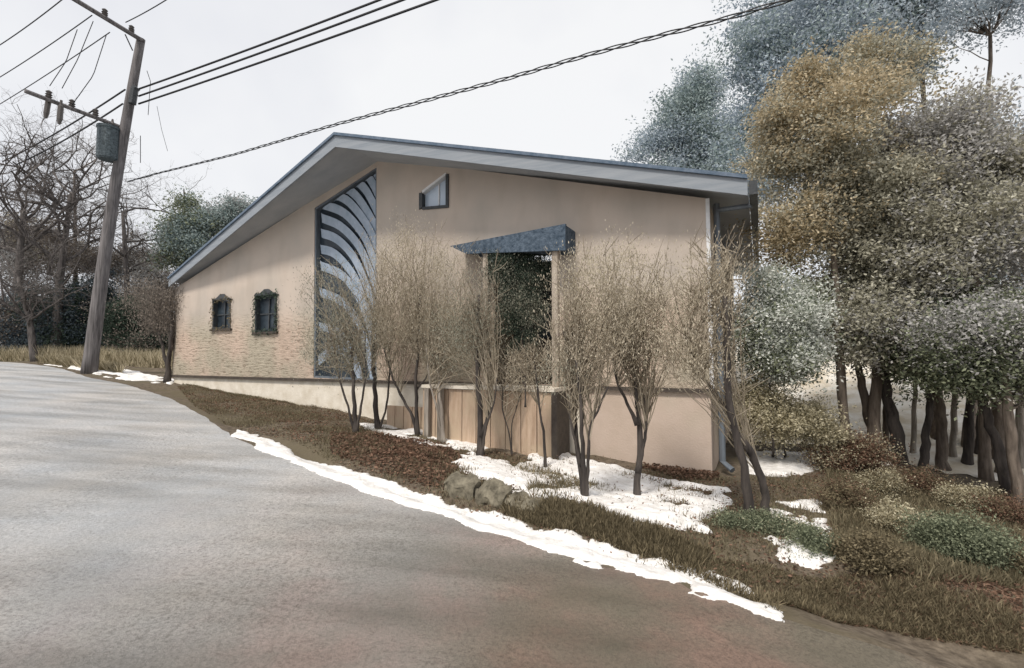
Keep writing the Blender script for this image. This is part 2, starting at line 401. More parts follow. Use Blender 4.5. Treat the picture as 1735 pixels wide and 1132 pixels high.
# ------------------------------------------------------------------ mesh helpers
class MB:
    def __init__(s):
        s.v = []; s.f = []; s.q = []; s.n = 0
    def add(s, V, F):
        V = np.asarray(V, float).reshape(-1, 3)
        s.v.append(V)
        for f in F: s.f.append([i + s.n for i in f])
        s.n += len(V)
    def quads(s, P):                     # P: (n,4,3)
        s.v.append(P.reshape(-1, 3))
        k = len(P)
        s.q.append(np.arange(k * 4).reshape(k, 4) + s.n)
        s.n += k * 4
    def box(s, a, b):
        x0, y0, z0 = a; x1, y1, z1 = b
        s.add([(x0, y0, z0), (x1, y0, z0), (x1, y1, z0), (x0, y1, z0), (x0, y0, z1), (x1, y0, z1), (x1, y1, z1), (x0, y1, z1)],
              [(0, 3, 2, 1), (4, 5, 6, 7), (0, 1, 5, 4), (1, 2, 6, 5), (2, 3, 7, 6), (3, 0, 4, 7)])
    def prism(s, outline, y0, y1):       # outline (x,z) counter-clockwise seen from -y, extruded along y
        n = len(outline)
        V = [(x, y0, z) for x, z in outline] + [(x, y1, z) for x, z in outline]
        F = [tuple(range(n)), tuple(range(2 * n - 1, n - 1, -1))]
        for i in range(n):
            j = (i + 1) % n
            F.append((i, i + n, j + n, j))
        s.add(V, F)
    def tube(s, pts, rad, sides=6, cap=True):
        pts = [Vector(p) for p in pts]
        n = len(pts)
        if not hasattr(rad, '__len__'): rad = [rad] * n
        up = None; A = []; B = []
        for i in range(n):
            t = (pts[min(i + 1, n - 1)] - pts[max(i - 1, 0)])
            if t.length < 1e-9: t = Vector((0, 0, 1))
            t.normalize()
            if up is None:
                up = Vector((1, 0, 0)) if abs(t.x) < 0.8 else Vector((0, 1, 0))
            a = (up - t * up.dot(t)).normalized(); up = a
            A.append(tuple(a)); B.append(tuple(t.cross(a)))
        ang = np.arange(sides) * 2 * math.pi / sides
        rad = np.asarray(rad, float)
        V = np.array([tuple(p) for p in pts])[:, None] + (np.array(A)[:, None] * np.cos(ang)[None, :, None] + np.array(B)[:, None] * np.sin(ang)[None, :, None]) * rad[:, None, None]
        K = np.arange(sides); I = (np.arange(n - 1) * sides)[:, None]; K2 = (K + 1) % sides
        s.q.append((np.stack([I + K, I + K2, I + sides + K2, I + sides + K], -1).reshape(-1, 4)) + s.n)
        s.v.append(V.reshape(-1, 3))
        if cap:
            s.f.append([s.n + k for k in range(sides - 1, -1, -1)]); s.f.append([s.n + (n - 1) * sides + k for k in range(sides)])
        s.n += n * sides
    def build(s, name, m, parent=None, smooth=False, shift=None, world=False):
        me = bpy.data.meshes.new(name)
        V = np.vstack(s.v)
        if shift is not None: V = V - np.array(shift)
        Q = np.vstack(s.q).reshape(-1, 4) if s.q else np.zeros((0, 4), int)
        fl = [i for f in s.f for i in f]
        loops = np.concatenate([Q.reshape(-1), np.array(fl, int)]).astype(np.int32)
        cnt = np.concatenate([np.full(len(Q), 4), np.array([len(f) for f in s.f], int)]).astype(np.int32)
        st = np.concatenate([[0], np.cumsum(cnt)[:-1]]).astype(np.int32)
        me.vertices.add(len(V)); me.vertices.foreach_set('co', V.astype(np.float32).ravel())
        me.loops.add(len(loops)); me.loops.foreach_set('vertex_index', loops)
        me.polygons.add(len(cnt)); me.polygons.foreach_set('loop_start', st)
        me.update(calc_edges=True)
        me.polygons.foreach_set('use_smooth', [smooth] * len(me.polygons))
        me.materials.append(m)
        me.update()
        o = bpy.data.objects.new(name, me)
        C.objects.link(o)
        if parent is not None: o.parent = parent
        return o

def tag(o, label=None, cat=None, group=None, kind=None):
    if label: o['label'] = label
    if cat: o['category'] = cat
    if group: o['group'] = group
    if kind: o['kind'] = kind
    return o
def empty(name, loc, label, cat, group=None, rz=0):
    o = bpy.data.objects.new(name, None)
    C.objects.link(o); o.location = loc; o.rotation_euler = (0, 0, rz)
    o.empty_display_size = 0.2
    return tag(o, label, cat, group)

def wiggle(p0, p1, n, amp, r=random):
    p0 = Vector(p0); p1 = Vector(p1)
    L = (p1 - p0).length
    pts = []
    off = Vector((0, 0, 0))
    for i in range(n + 1):
        t = i / n
        if 0 < i < n:
            off = off * 0.6 + Vector((r.uniform(-1, 1), r.uniform(-1, 1), r.uniform(-.6, .6))) * amp * L / n * 2
        k = math.sin(math.pi * t)
        pts.append(p0.lerp(p1, t) + off * k)
    return pts

# ------------------------------------------------------------------ terrain
def grid(xs, ys):
    X, Y = np.meshgrid(xs, ys)
    return X, Y
def sheet(X, Y, Z, keep=None):
    ny, nx = X.shape
    V = np.stack([X, Y, Z], -1).reshape(-1, 3)
    i = np.arange(ny * nx).reshape(ny, nx)
    F = np.stack([i[:-1, :-1], i[:-1, 1:], i[1:, 1:], i[1:, :-1]], -1).reshape(-1, 4)
    if keep is not None:
        k = keep.reshape(-1)
        F = F[k[F].any(axis=1)]
        used = np.unique(F)
        mp = -np.ones(len(V), int); mp[used] = np.arange(len(used))
        V = V[used]; F = mp[F]
    mb = MB(); mb.v.append(V); mb.q.append(F); mb.n = len(V)
    return mb
def nonuni(lo, hi, fine_lo, fine_hi, step, grow):
    a = list(np.arange(fine_lo, fine_hi, step))
    st = step; v = fine_hi
    while v < hi: a.append(v); st *= grow; v += st
    a.append(hi)
    st = step; v = fine_lo - step
    while v > lo: a.insert(0, v); st *= grow; v -= st
    a.insert(0, lo)
    return np.array(a)
xs = nonuni(-900, 900, -18, 16, 0.13, 1.13)
ys = nonuni(-60, 1500, 0.5, 22, 0.13, 1.13)
X, Y = grid(xs, ys)
Z = height(X, Y)
onroad = sdist(road_poly, X, Y)
Z = Z - 0.03 * sstep(0.05, 0.3, onroad)
g = sheet(X, Y, Z).build('ground', M['soil'], smooth=True)
tag(g, kind='structure')
# road sheet
xs = np.arange(-46, 16, 0.3); ys = np.arange(-8, 30, 0.3)
# strips across the road, following its edge, so the border is clean
rows = []
pts = []
for i in range(len(edge) - 1):
    a, b = edge[i], edge[i + 1]
    k = max(1, int(np.hypot(*(b - a)) / 0.15))
    for j in range(min(k, 60)): pts.append(a + (b - a) * j / min(k, 60))
pts.append(edge[-1])
pts = np.array(pts)
ragged = 0.035 * wob(pts[:, 0], pts[:, 1], 5, 2) + 0.015 * wob(pts[:, 0], pts[:, 1], 17, 4)
D = np.array([-0.55, -0.83])
offs = [0, .1, .3, .7, 1.2, 2, 3, 4, 5.5, 7.5, 10, 13, 18, 26, 40]
V = np.array([[(p[0] - D[0] * rg * (o == 0) + D[0] * o, p[1] - D[1] * rg * (o == 0) + D[1] * o) for o in offs] for p, rg in zip(pts, ragged)])
Zr = plane_h(V[..., 0], V[..., 1]) + 0.006
mb = MB()
ny, nx = Zr.shape
i = np.arange(ny * nx).reshape(ny, nx)
F = np.stack([i[:-1, :-1], i[1:, :-1], i[1:, 1:], i[:-1, 1:]], -1).reshape(-1, 4)
mb.add(np.dstack([V, Zr]).reshape(-1, 3), F[:, ::-1].tolist())
rd = mb.build('road', M['road'], smooth=True)
tag(rd, kind='structure')

# pale slope of old snow and leaves beyond the grove on the right
M['slope'] = mat('leafy_snow_slope', (0.60, 0.51, 0.37), 0.95, (0.93, 0.90, 0.84), 1.2, 0.8, 9)
xs = np.arange(4.5, 40, .2); ys = np.arange(9, 44, .2)
X, Y = grid(xs, ys)
keepm = (X * .75 + Y * .55 + .8 * wob(X, Y, 1.6, 3) > 12.6) & (X > 5.6 + .4 * (Y - 9) * .52 + .4 * wob(X, Y, .8))
tag(sheet(X, Y, height(X, Y) + .012, keepm).build('hillside', M['slope'], smooth=True), kind='structure')

# ------------------------------------------------------------------ snow
def snow(poly_px, thick, label, edge_noise=0.08, nsc=5, seed=0, step=0.035, soft=0.22, group=None, holes=0.0):
    poly = np.array([tuple(ground(*p))[:2] for p in poly_px])
    x0, y0 = poly.min(0) - 0.15; x1, y1 = poly.max(0) + 0.15
    step = max(step, (x1 - x0) / 260, (y1 - y0) / 260)
    X, Y = grid(np.arange(x0, x1, step), np.arange(y0, y1, step))
    d = sdist(poly, X, Y) + edge_noise * wob(X, Y, nsc, seed) + edge_noise * .5 * wob(X, Y, nsc * 3, seed + 3)
    if holes: d = np.minimum(d, (wob(X, Y, 3.1, seed + 9) + holes) * 0.35)
    t = np.sqrt(np.clip(d / soft, 0, 1)) * thick * (0.8 + 0.35 * wob(X, Y, 2.6, seed + 1))
    Z = height(X, Y) + np.where(d > 0, t, -0.03)
    o = sheet(X, Y, Z, d > 0).build('snow_patch', M['snow'], smooth=True)
    return tag(o, label, 'snow', group, 'stuff')
up = [(401, 728), (451, 744), (481, 755), (501, 775), (552, 785), (602, 798), (652, 815), (702, 831), (786, 860), (894, 888),
      (1002, 918), (1067, 940), (1132, 953), (1197, 975), (1275, 1005), (1322, 1040)]
dn = [(391, 740), (431, 750), (436, 765), (481, 777), (531, 800), (577, 817), (612, 833), (677, 855), (752, 873), (786, 892), (851, 909),
      (907, 931), (968, 946), (1020, 961), (1067, 970), (1115, 985), (1150, 989), (1167, 1001), (1219, 1015), (1275, 1033), (1322, 1047)]
snow(up[:11] + [(1010, 935), (1012, 952)] + dn[:13][::-1], 0.055, 'long white strip of snow lying along the road edge', 0.045, 7, 1, 0.022, 0.10)
snow([(x, y - 5) for x, y in up[10:]] + [(x, y + 5) for x, y in dn[12:][::-1]], 0.05, 'broken lower end of the roadside snow with stems poking through', 0.06, 9, 4, 0.02, 0.08, holes=0.12)
snow([(770, 790), (800, 770), (835, 778), (870, 790), (910, 770), (960, 762), (985, 780), (1060, 800), (1130, 815), (1230, 830), (1240, 850), (1190, 880),
      (1210, 910), (1180, 905), (1120, 890), (1070, 885), (1010, 865), (960, 845), (880, 845), (820, 815)], 0.10,
     'broad patch of snow on the bed in front of the tan foundation', 0.11, 5, 2, 0.03, 0.2, holes=0.62)
snow([(1290, 850), (1380, 850), (1410, 890), (1420, 960), (1395, 968), (1330, 950), (1290, 900)], 0.07, 'broken snow patch among green weeds right of the forked trunk',
     0.1, 6, 5, 0.03, 0.15, holes=0.25)
snow([(1255, 765), (1395, 768), (1408, 795), (1330, 808), (1255, 800)], 0.08, 'flat snow patch behind the forked trunk by the house corner', 0.08, 3, 7)
snow([(75, 618), (105, 622), (215, 645), (290, 652), (300, 646), (230, 630), (160, 622)], 0.08, 'thin snow by the utility pole at the road edge', 0.15, 2.2, 8, holes=0.3)
snow([(610, 718), (690, 722), (760, 745), (830, 752), (820, 765), (740, 760), (640, 735)], 0.07, 'thin snow lying against the brown board skirting', 0.08, 4, 11, holes=0.5)

# ------------------------------------------------------------------ the house
PR = Vector((0.4225 * 9, 9.0))
YAW = R(-27.75)
ex = Vector((math.cos(YAW), math.sin(YAW)))            # along the facade, to the right
ey = Vector((-math.sin(YAW), math.cos(YAW)))           # into the house
def FP(px, py, off=0.0):                               # photo pixel -> (x, z) on the facade plane moved `off` m forward
    r = ray(px, py)
    o2 = PR - ey * off
    den = r.x * ey.x + r.y * ey.y
    t = (o2.x * ey.x + o2.y * ey.y) / den
    p = Vector((r.x * t, r.y * t))
    return ((p - PR).dot(ex), EYE + r.z * t)
house = empty('gabled_house', (PR.x, PR.y, 0), 'wide beige gabled house with broad grey-blue eaves and tan foundation behind bare shrubs', 'house', rz=YAW)
xL = FP(293, 600)[0]; xR = 0.0
xP, zP = FP(640, 268)
zR = FP(1203, 336)[1]; zL = FP(300, 488)[1]
zS = FP(1205, 661)[1]                                   # bottom of siding
DEPTH = 9.6
# window openings in facade coordinates
def poly_px(ps, off=0): return [FP(*p, off) for p in ps]
tall = poly_px([(531, 640), (638, 646), (638, 283), (533, 352)])
small = poly_px([(713, 354), (758, 350), (758, 296), (713, 326)])
door = poly_px([(822, 650), (941, 652), (941, 425), (822, 432)])
sw1 = poly_px([(361, 558), (391, 559), (391, 507), (361, 506)])
sw2 = poly_px([(433, 563), (469, 565), (469, 499), (433, 498)])
openings = [tall, small, door, sw1, sw2]
mb = MB()
def ztop(x):
    return zP + (zR - zP) * (x - xP) / (0 - xP) if x > xP else zP + (zL - zP) * (x - xP) / (xL - xP)
# facade cut into vertical strips around the openings, each built as slabs
cuts = sorted(set([xL, xP, xR] + [p[0] for op in openings for p in op]))
merged = []
for c in cuts:
    if not merged or c - merged[-1] > 0.004: merged.append(c)
def edge_z(op, x, upper):
    zs = []
    n = len(op)
    for i in range(n):
        (a, b), (c, d) = op[i], op[(i + 1) % n]
        if abs(a - c) < 0.05: continue
        lo_, hi_ = min(a, c), max(a, c)
        if lo_ - 0.03 <= x <= hi_ + 0.03: zs.append(b + (d - b) * (x - a) / (c - a))
    return (max(zs) if upper else min(zs)) if zs else None
WT = 0.22
for a, b in zip(merged[:-1], merged[1:]):
    m_ = (a + b) / 2
    blocks = [op for op in openings if min(p[0] for p in op) < m_ < max(p[0] for p in op)]
    lo_a = lo_b = zS
    for op in blocks:
        la, lb = edge_z(op, a, False), edge_z(op, b, False)
        if la > lo_a + 0.02 or lb > lo_b + 0.02:
            mb.prism([(a, lo_a), (b, lo_b), (b, lb), (a, la)], 0, WT)
        lo_a, lo_b = edge_z(op, a, True), edge_z(op, b, True)
    mb.prism([(a, lo_a), (b, lo_b), (b, ztop(b)), (a, ztop(a))], 0, WT)
mb.build('front_wall', M['wall'], house)
mb = MB(); mb.box((-WT, WT, zS), (0.0, DEPTH, zR)); mb.box((xL, WT, zS), (xL + WT, DEPTH, zL)); mb.box((xL, DEPTH - .2, zS), (0, DEPTH + .02, zL))
mb.build('side_wall', M['wall'], house)
# dark interior backing a metre behind the openings
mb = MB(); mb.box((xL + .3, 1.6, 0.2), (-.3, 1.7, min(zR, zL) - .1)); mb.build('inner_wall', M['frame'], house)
# foundation
xF = FP(985, 700)[0]
mb = MB(); mb.box((xL + .04, .05, -0.6), (xF, .3, zS)); mb.build('foundation', M['foundation_cream'], house)['label'] = 'cream painted foundation'
mb = MB(); mb.box((xF, .04, -0.9), (-.04, .34, zS)); mb.box((-.30, .34, -0.9), (-.04, DEPTH - .1, zS)); mb.build('foundation', M['foundation_tan'], house)['label'] = 'tan stucco foundation'
mb = MB(); mb.box((xL - .01, -.035, zS - .06), (.03, .05, zS + .02)); mb.build('drip_board', M['trim_dark'], house)
mb = MB(); mb.box((-.045, -.022, zS + .02), (.024, .1, zR + 0.0)); mb.build('corner_board', M['white'], house)
# roof: prow overhang, deepest at the ridge
def tip(px, py, off): return FP(px, py, off)
OP, OR_, OL = 1.5, 0.5, 0.22
tx, tz = tip(565, 226, OP)
rx_, rz_ = tip(1266, 297, OR_)
lx_, lz_ = tip(286, 470, OL)
tx = xP
TH = 0.13
def roofslab(top, zoff, th, x1, z1, o1, x2, z2, o2, extra=0):
    a = [(x1, -o1 - extra, z1 + zoff), (x2, -o2 - extra, z2 + zoff), (x2, DEPTH + .5, z2 + zoff), (x1, DEPTH + .5, z1 + zoff)]
    b = [(x, y, z - th) for x, y, z in a]
    q = MB()
    q.add(a + b, [(0, 1, 2, 3), (7, 6, 5, 4), (0, 4, 5, 1), (1, 5, 6, 2), (2, 6, 7, 3), (3, 7, 4, 0)])
    return q
for (x2, z2, o2) in ((rx_, rz_, OR_), (lx_, lz_, OL)):
    r = roofslab(1, 0, .07, tx, tz, OP, x2, z2, o2, 0.05)
    if x2 < tx: pass
    ob = r.build('roof', M['roof'], house)
    q = roofslab(1, -.074, .10, tx, tz, OP - .05, x2, z2, o2 - .03); q.build('soffit', M['soffit'], house)
    # fascia board along the rake
    q = MB()
    FH = 0.29
    a = Vector((tx, -OP, tz - .072)); b = Vector((x2, -o2, z2 - .072))
    d = Vector((0, 0.045, 0)); h = Vector((0, 0, -FH)); h2 = Vector((0, 0, -FH))
    vs = [a, b, b + h2, a + h, a + d, b + d, b + h2 + d, a + h + d]
    fl = [(0, 1, 2, 3), (7, 6, 5, 4), (0, 4, 5, 1), (1, 5, 6, 2), (2, 6, 7, 3), (3, 7, 4, 0)]
    q.add([tuple(v) for v in vs], fl)
    q.build('fascia', M['fascia'], house)
# gutter and downspout on the right eave
mb = MB(); mb.box((rx_ + .02, -OR_ + .05, rz_ - .34), (rx_ + .16, DEPTH + .3, rz_ - .09)); mb.build('gutter', M['frame'], house)
mb = MB(); mb.tube([(.12, .35, zR - .02), (.12, .35, .25), (.30, .2, .12)], .06, 8); mb.tube([(rx_ + .05, .2, rz_ - .35), (.12, .35, zR - .15)], .05, 8)
mb.build('downspout', M['grey_metal'], house)
# attic infill over the walls behind the facade is the soffit slab itself

# tall window with fanned slats
def offs_poly(op, k):
    cx = sum(p[0] for p in op) / len(op); cz = sum(p[1] for p in op) / len(op)
    res = []
    for x, z in op:
        res.append((x + (k if x < cx else -k), z + (k if z < cz else -k)))
    return res
def frame_of(op, w_, y0, y1, name, m, parent, k=None):
    inn = offs_poly(op, w_)
    q = MB()
    n = len(op)
    for i in range(n):
        j = (i + 1) % n
        quad = [op[i], op[j], inn[j], inn[i]]
        q.prism(quad, y0, y1)
    return q.build(name, m, parent)
wn = MB(); p = offs_poly(tall, .05); wn.prism(p, .17, .20)
win = wn.build('window', M['dark_glass'], house); win['label'] = 'tall slant-topped window with fanned pale slats'
frame_of(tall, .055, .02, .19, 'frame', M['grey_metal'], win)
arcs = [[(533, 620), (570, 600), (600, 640)],
        [(532, 560), (565, 570), (590, 610), (600, 645)],
        [(532, 500), (575, 520), (605, 570), (622, 645)],
        [(532, 455), (575, 475), (608, 530), (630, 620)],
        [(532, 428), (560, 436), (592, 475), (612, 530), (636, 600)],
        [(533, 400), (562, 410), (590, 440), (612, 490), (637, 560)],
        [(534, 374), (568, 388), (598, 420), (618, 465), (637, 520)],
        [(540, 352), (575, 366), (606, 402), (624, 445), (637, 480)],
        [(560, 334), (584, 348), (612, 384), (628, 420), (637, 445)],
        [(578, 322), (598, 340), (620, 375), (637, 412)],
        [(596, 310), (612, 328), (626, 355), (637, 380)],
        [(612, 298), (624, 318), (637, 348)],
        [(624, 290), (632, 304), (637, 318)]]
def clampx(x): return min(max(x, tall[0][0] + .07), tall[1][0] - .07)
def curve_pts(ps, n=14):
    P = [Vector(FP(*q)) for q in ps]
    res = []
    P = [P[0]] + P + [P[-1]]
    for i in range(1, len(P) - 2):
        for k in range(n // 3 + 1):
            t = k / (n // 3 + 1)
            a, b, c, d = P[i - 1], P[i], P[i + 1], P[i + 2]
            res.append(0.5 * ((2 * b) + (c - a) * t + (2 * a - 5 * b + 4 * c - d) * t * t + (-a + 3 * b - 3 * c + d) * t ** 3))
    res.append(P[-2])
    return res
prev = None
for A in arcs:
    q = MB(); cpn = curve_pts(A)
    V = []; n = len(cpn)
    for i, c in enumerate(cpn):
        t = (cpn[min(i + 1, n - 1)] - cpn[max(i - 1, 0)]).normalized()
        nn = Vector((-t.y, t.x))
        if nn.y < 0: nn = -nn
        wd = 0.26
        x_, z_ = clampx(c.x), c.y
        e2 = c + nn * wd
        def lim(xx, zz):
            xx = clampx(xx)
            f = (xx - tall[3][0]) / (tall[2][0] - tall[3][0])
            zt = tall[3][1] + (tall[2][1] - tall[3][1]) * f - .09
            return xx, min(zz, zt)
        x_, z_ = lim(c.x, c.y); x2_, z2_ = lim(e2.x, e2.y)
        V += [(x_, .125, z_), (x2_, .085, z2_), (x2_, .097, z2_), (x_, .137, z_)]
    F = []
    for i in range(n - 1):
        for k in range(4):
            k2 = (k + 1) % 4
            F.append((i * 4 + k, i * 4 + k2, (i + 1) * 4 + k2, (i + 1) * 4 + k))
    q.add(V, F); q.build('slat', M['slat'], win)
# small slant-topped window
wn = MB(); wn.prism(offs_poly(small, .03), .10, .13); w2 = wn.build('window', M['pale_glass'], house); w2['label'] = 'small slant-topped pale blue window high on the gable'
q = MB()
s = small
q.prism([(s[0][0] - .03, s[0][1] - .02), (s[0][0] + .07, s[0][1] + .03), (s[3][0] + .07, s[3][1] - .05), (s[3][0] - .03, s[3][1] - .02)], -.04, .12)
q.prism([(s[0][0] + .07, s[0][1] - .04), (s[1][0] + .05, s[1][1] - .04), (s[1][0] + .05, s[1][1] + .03), (s[0][0] + .07, s[0][1] + .03)], -.04, .12)
q.prism([(s[1][0] - .03, s[1][1] + .03), (s[1][0] + .05, s[1][1] + .03), (s[2][0] + .05, s[2][1]), (s[2][0] - .03, s[2][1])], -.04, .12)
q.build('frame', M['frame'], w2)
q = MB(); q.prism([(s[3][0] + .07, s[3][1] - .04), (s[2][0] - .03, s[2][1] - .02), (s[2][0] - .03, s[2][1] + .05), (s[3][0] + .07, s[3][1] + .03)], -.035, .12)
q.build('frame', M['white'], w2)
mxs = (s[0][0] + s[1][0]) / 2 + .1
q = MB(); q.box((mxs - .015, .07, s[0][1] + .05), (mxs + .015, .1, s[3][1] + .15)); q.build('mullion', M['white'], w2)
# two little dark windows on the left
for op, lab in ((sw1, 'narrow dark window near the far corner'), (sw2, 'narrow dark window wreathed in green leaves')):
    wn = MB(); wn.prism(offs_poly(op, .03), .12, .15); w3 = wn.build('window', M['dark_glass'], house); w3['label'] = lab
    frame_of(op, .07, -.03, .13, 'frame', M['frame'], w3)
    cx = (op[0][0] + op[1][0]) / 2; zt = op[2][1]; zb = op[0][1]; hw = (op[1][0] - op[0][0]) / 2
    q = MB(); q.box((cx - .02, .08, zb + .07), (cx + .02, .115, zt - .07)); q.box((cx - hw + .07, .085, (zb + zt) / 2 - .02), (cx + hw - .07, .11, (zb + zt) / 2 + .02)); q.build('mullion', M['frame'], w3)
    q = MB(); q.prism([(cx - hw - .06, zt), (cx + hw + .06, zt), (cx + hw * .5, zt + .10), (cx + .1, zt + .2), (cx - .1, zt + .2), (cx - hw * .5, zt + .10)], -.05, .02); q.build('header', M['frame'], w3)
    q = MB(); q.box((cx - hw - .08, -.08, zb - .07), (cx + hw + .08, .04, zb - .002)); q.build('sill', M['trim_dark'], w3)
    # leaves round the frame
    nl = 620 if 'green' in lab else 300
    P = []
    for k in range(nl):
        t = random.random() * 4
        s4 = int(t); f = t - s4
        x_ = [cx - hw, cx - hw + 2 * hw * f, cx + hw, cx - hw + 2 * hw * f][s4]; z_ = [zb + (zt - zb) * f, zt, zb + (zt - zb) * f, zb][s4]
        c = Vector((x_ + random.gauss(0, .06), -.07 + random.gauss(0, .02), z_ + random.gauss(0, .06)))
        a = Vector((random.gauss(0, 1), random.gauss(0, .4), random.gauss(0, 1))).normalized() * random.uniform(.02, .045)
        b = Vector((random.gauss(0, 1), random.gauss(0, .4), random.gauss(0, 1))).normalized() * random.uniform(.015, .035)
        P.append([c - a, c + b, c + a, c - b])
    q = MB(); q.quads(np.array([[tuple(v) for v in l] for l in P])); q.build('climbing_leaves', M['l_dark'] if nl > 400 else M['l_brownstem'], w3)

# entry: recessed door, hood, posts, board skirting
q = MB(); dx0, dx1 = FP(850, 600)[0], FP(938, 600)[0]; dzb = zS + .02; dzt = FP(900, 432)[1]
q.box((door[0][0], 1.35, zS - .02), (door[1][0], 1.40, dzt)); q.build('door_wall', M['frame'], house)
q = MB(); q.box((dx0 + .25, 1.25, dzb), (dx1 - .1, 1.30, dzb + 2.1)); dr = q.build('door', M['trim_dark'], house)
q = MB(); q.box((dx0 + .4, 1.235, dzb + 1.1), (dx1 - .25, 1.252, dzb + 1.9)); q.build('pane', M['dark_glass'], dr)
q = MB(); q.tube([(dx0 + .33, 1.2, dzb + 1.0), (dx0 + .33, 1.25, dzb + 1.0)], .035, 8); q.build('handle', M['grey_metal'], dr)
q = MB(); q.box((door[0][0] - .02, .225, zS - .02), (door[0][0] + .1, 1.35, dzt)); q.box((door[1][0] - .02, .225, zS - .02), (door[1][0] + .1, 1.35, dzt)); q.build('entry_side_wall', M['wall'], house)
HO = 0.62
hq = [FP(790, 430, HO), FP(958, 424, HO), FP(958, 379, HO), FP(762, 417, HO)]
q = MB(); q.prism(hq, -HO, -HO + .06); hood = q.build('hood', M['hood'], house); hood['label'] = 'dark wedge-shaped hood over the recessed entry'
q = MB(); q.prism([(hq[0][0] + .02, hq[0][1] + .03), (hq[1][0] - .01, hq[1][1] + .03), (hq[2][0] - .01, hq[2][1] - .02), (hq[3][0] + .03, hq[3][1] - .005)], -HO + .06, -.002)
q.build('shingles', M['hood'], hood)
# deck and its board skirting
DO = 0.95
zt = FP(826, 655, DO)[1]
kx0, kx1 = FP(716, 700, DO)[0], FP(938, 700, DO)[0]
for px_ in (823, 941):
    X0 = FP(px_, 560, .52)[0]
    q = MB(); q.box((X0 - .065, -.55, zt + .002), (X0 + .065, -.42, hq[0][1] + .03)); q.build('porch_post', M['post'], house)
q = MB(); q.box((kx0 - .04, -DO - .05, zt - .07), (kx1 + .04, -.04, zt)); q.build('deck', M['foundation_cream'], house)
n = 9
for i in range(n):
    a = kx0 + (kx1 - kx0) * i / n; b = kx0 + (kx1 - kx0) * (i + 1) / n
    if 0:
        pass
    q = MB(); q.box((a + .006, -DO + random.uniform(-.006, .006), -0.3), (b - .012, -DO + .045, zt - .072 - random.uniform(0, .02))); q.build('skirt_board', M['board'], house)
q = MB(); q.box((kx0 + .02, -DO + .06, -0.3), (kx1 - .02, -DO + .09, zt - .08)); q.box((kx1 - .05, -DO + .1, -.3), (kx1 - .01, -.04, zt - .08)); q.build('skirt_backing', M['trim_dark'], house)
for px_ in (728, 750, 943):
    X0 = FP(px_, 700, DO)[0]
    q = MB(); q.box((X0 - .06, -DO - .13, -.3), (X0 + .06, -DO - .03, zt - .0 - .075)); q.build('skirt_post', M['palebark'] if px_ < 900 else M['trim_dark'], house)
# lower run of boards to the left
lx0, lx1 = FP(655, 700, .6)[0], kx0 - .05
zl_ = FP(690, 689, .6)[1]
n = 5
for i in range(n):
    a = lx0 + (lx1 - lx0) * i / n; b = lx0 + (lx1 - lx0) * (i + 1) / n
    q = MB(); q.box((a + .012, -.6, -0.1), (b - .012, -.55, zl_)); q.build('skirt_board', M['board'], house)

# low mossy stone edging in front of the bed
p = [ground(*k) for k in ((748, 838), (800, 852), (850, 866), (905, 882))]
for i in range(3):
    a, b = p[i], p[i + 1]
    d = (b - a); L = d.xy.length; dv = Vector((d.x, d.y, 0)).normalized(); nv = Vector((-dv.y, dv.x, 0))
    if nv.y < 0: nv = -nv
    base = Vector((a.x, a.y, 0))
    nx_, nz_, ny_ = 14, 6, 5
    hgt = [.23, .19, .13][i]
    V = []; F = []
    r_ = random.Random(i)
    q = MB()
    # rounded rough block: deformed box
    N = 10
    for u in range(N + 1):
        for v_ in range(N * 2):
            ang = 2 * math.pi * v_ / (N * 2)
            cy = math.copysign(abs(math.cos(ang)) ** .3, math.cos(ang)); cz = math.copysign(abs(math.sin(ang)) ** .3, math.sin(ang))
            t = u / N
            taper = 1 - .25 * (abs(t - .5) * 2) ** 6
            nn = .035 * float(wob(t * 5 + i * 3, ang * 1.3, 2.0, i)) 
            P = base + dv * (L * t * .97) + nv * (.16 + (cy * .14 + nn) * taper)
            gzz = gz(P.x, P.y)
            V.append((P.x, P.y, gzz + (cz * .5 + .35) * hgt * taper + nn))
    K = N * 2
    for u in range(N):
        for v_ in range(K):
            v2 = (v_ + 1) % K
            F.append((u * K + v_, u * K + v2, (u + 1) * K + v2, (u + 1) * K + v_))
    F.append(tuple(range(K - 1, -1, -1))); F.append(tuple(N * K + k for k in range(K)))
    q.add(V, F)
    o = q.build('edging_stone', M['stone'], smooth=False)
    tag(o, ['mossy block of the low edging, first beside the dark soil', 'mossy middle block of the low edging above the snow strip', 'lowest rough block of the edging, partly under weeds'][i], 'stone', 'low edging stones')

# ------------------------------------------------------------------ utility pole and wires
def P_(px, py, Y): return at(px, py, Y)
g0 = ground(150, 632)
YP = g0.y
pole = empty('utility_pole', g0, 'leaning weathered wooden utility pole with two crossarms and transformer', 'utility pole')
def loc(v): return Vector(v) - g0
top = P_(239, 66, YP)
q = MB(); pp = []
for k in range(15):
    t = k / 14
    b = g0 - Vector((0, 0, .3)); c = b.lerp(top, t)
    # slight bow as in the photo
    c.x += -0.12 * math.sin(math.pi * t)
    pp.append(loc(c))
q.tube(pp, [(.26 * (1 - k / 14) + .15 * (k / 14)) * (1.12 if k == 0 else 1) for k in range(15)], 14)
q.build('shaft', M['pole'], pole, smooth=True)
def seg(p, a): return [loc(x) for x in p]
A1 = P_(243, 70, YP); B1 = P_(108, -12, YP * .875)
q = MB(); q.tube([loc(A1), loc(B1)], .085, 6); q.build('crossarm', M['pole'], pole)
A2 = P_(206, 216, YP); B2 = P_(42, 154, YP * .865)
q = MB(); q.tube([loc(A2), loc(B2)], .075, 6); q.build('crossarm', M['pole'], pole)
q = MB(); q.tube([loc(P_(212, 58, YP * .98)), loc(P_(225, 86, YP))], .025, 5); q.build('brace', M['frame'], pole)
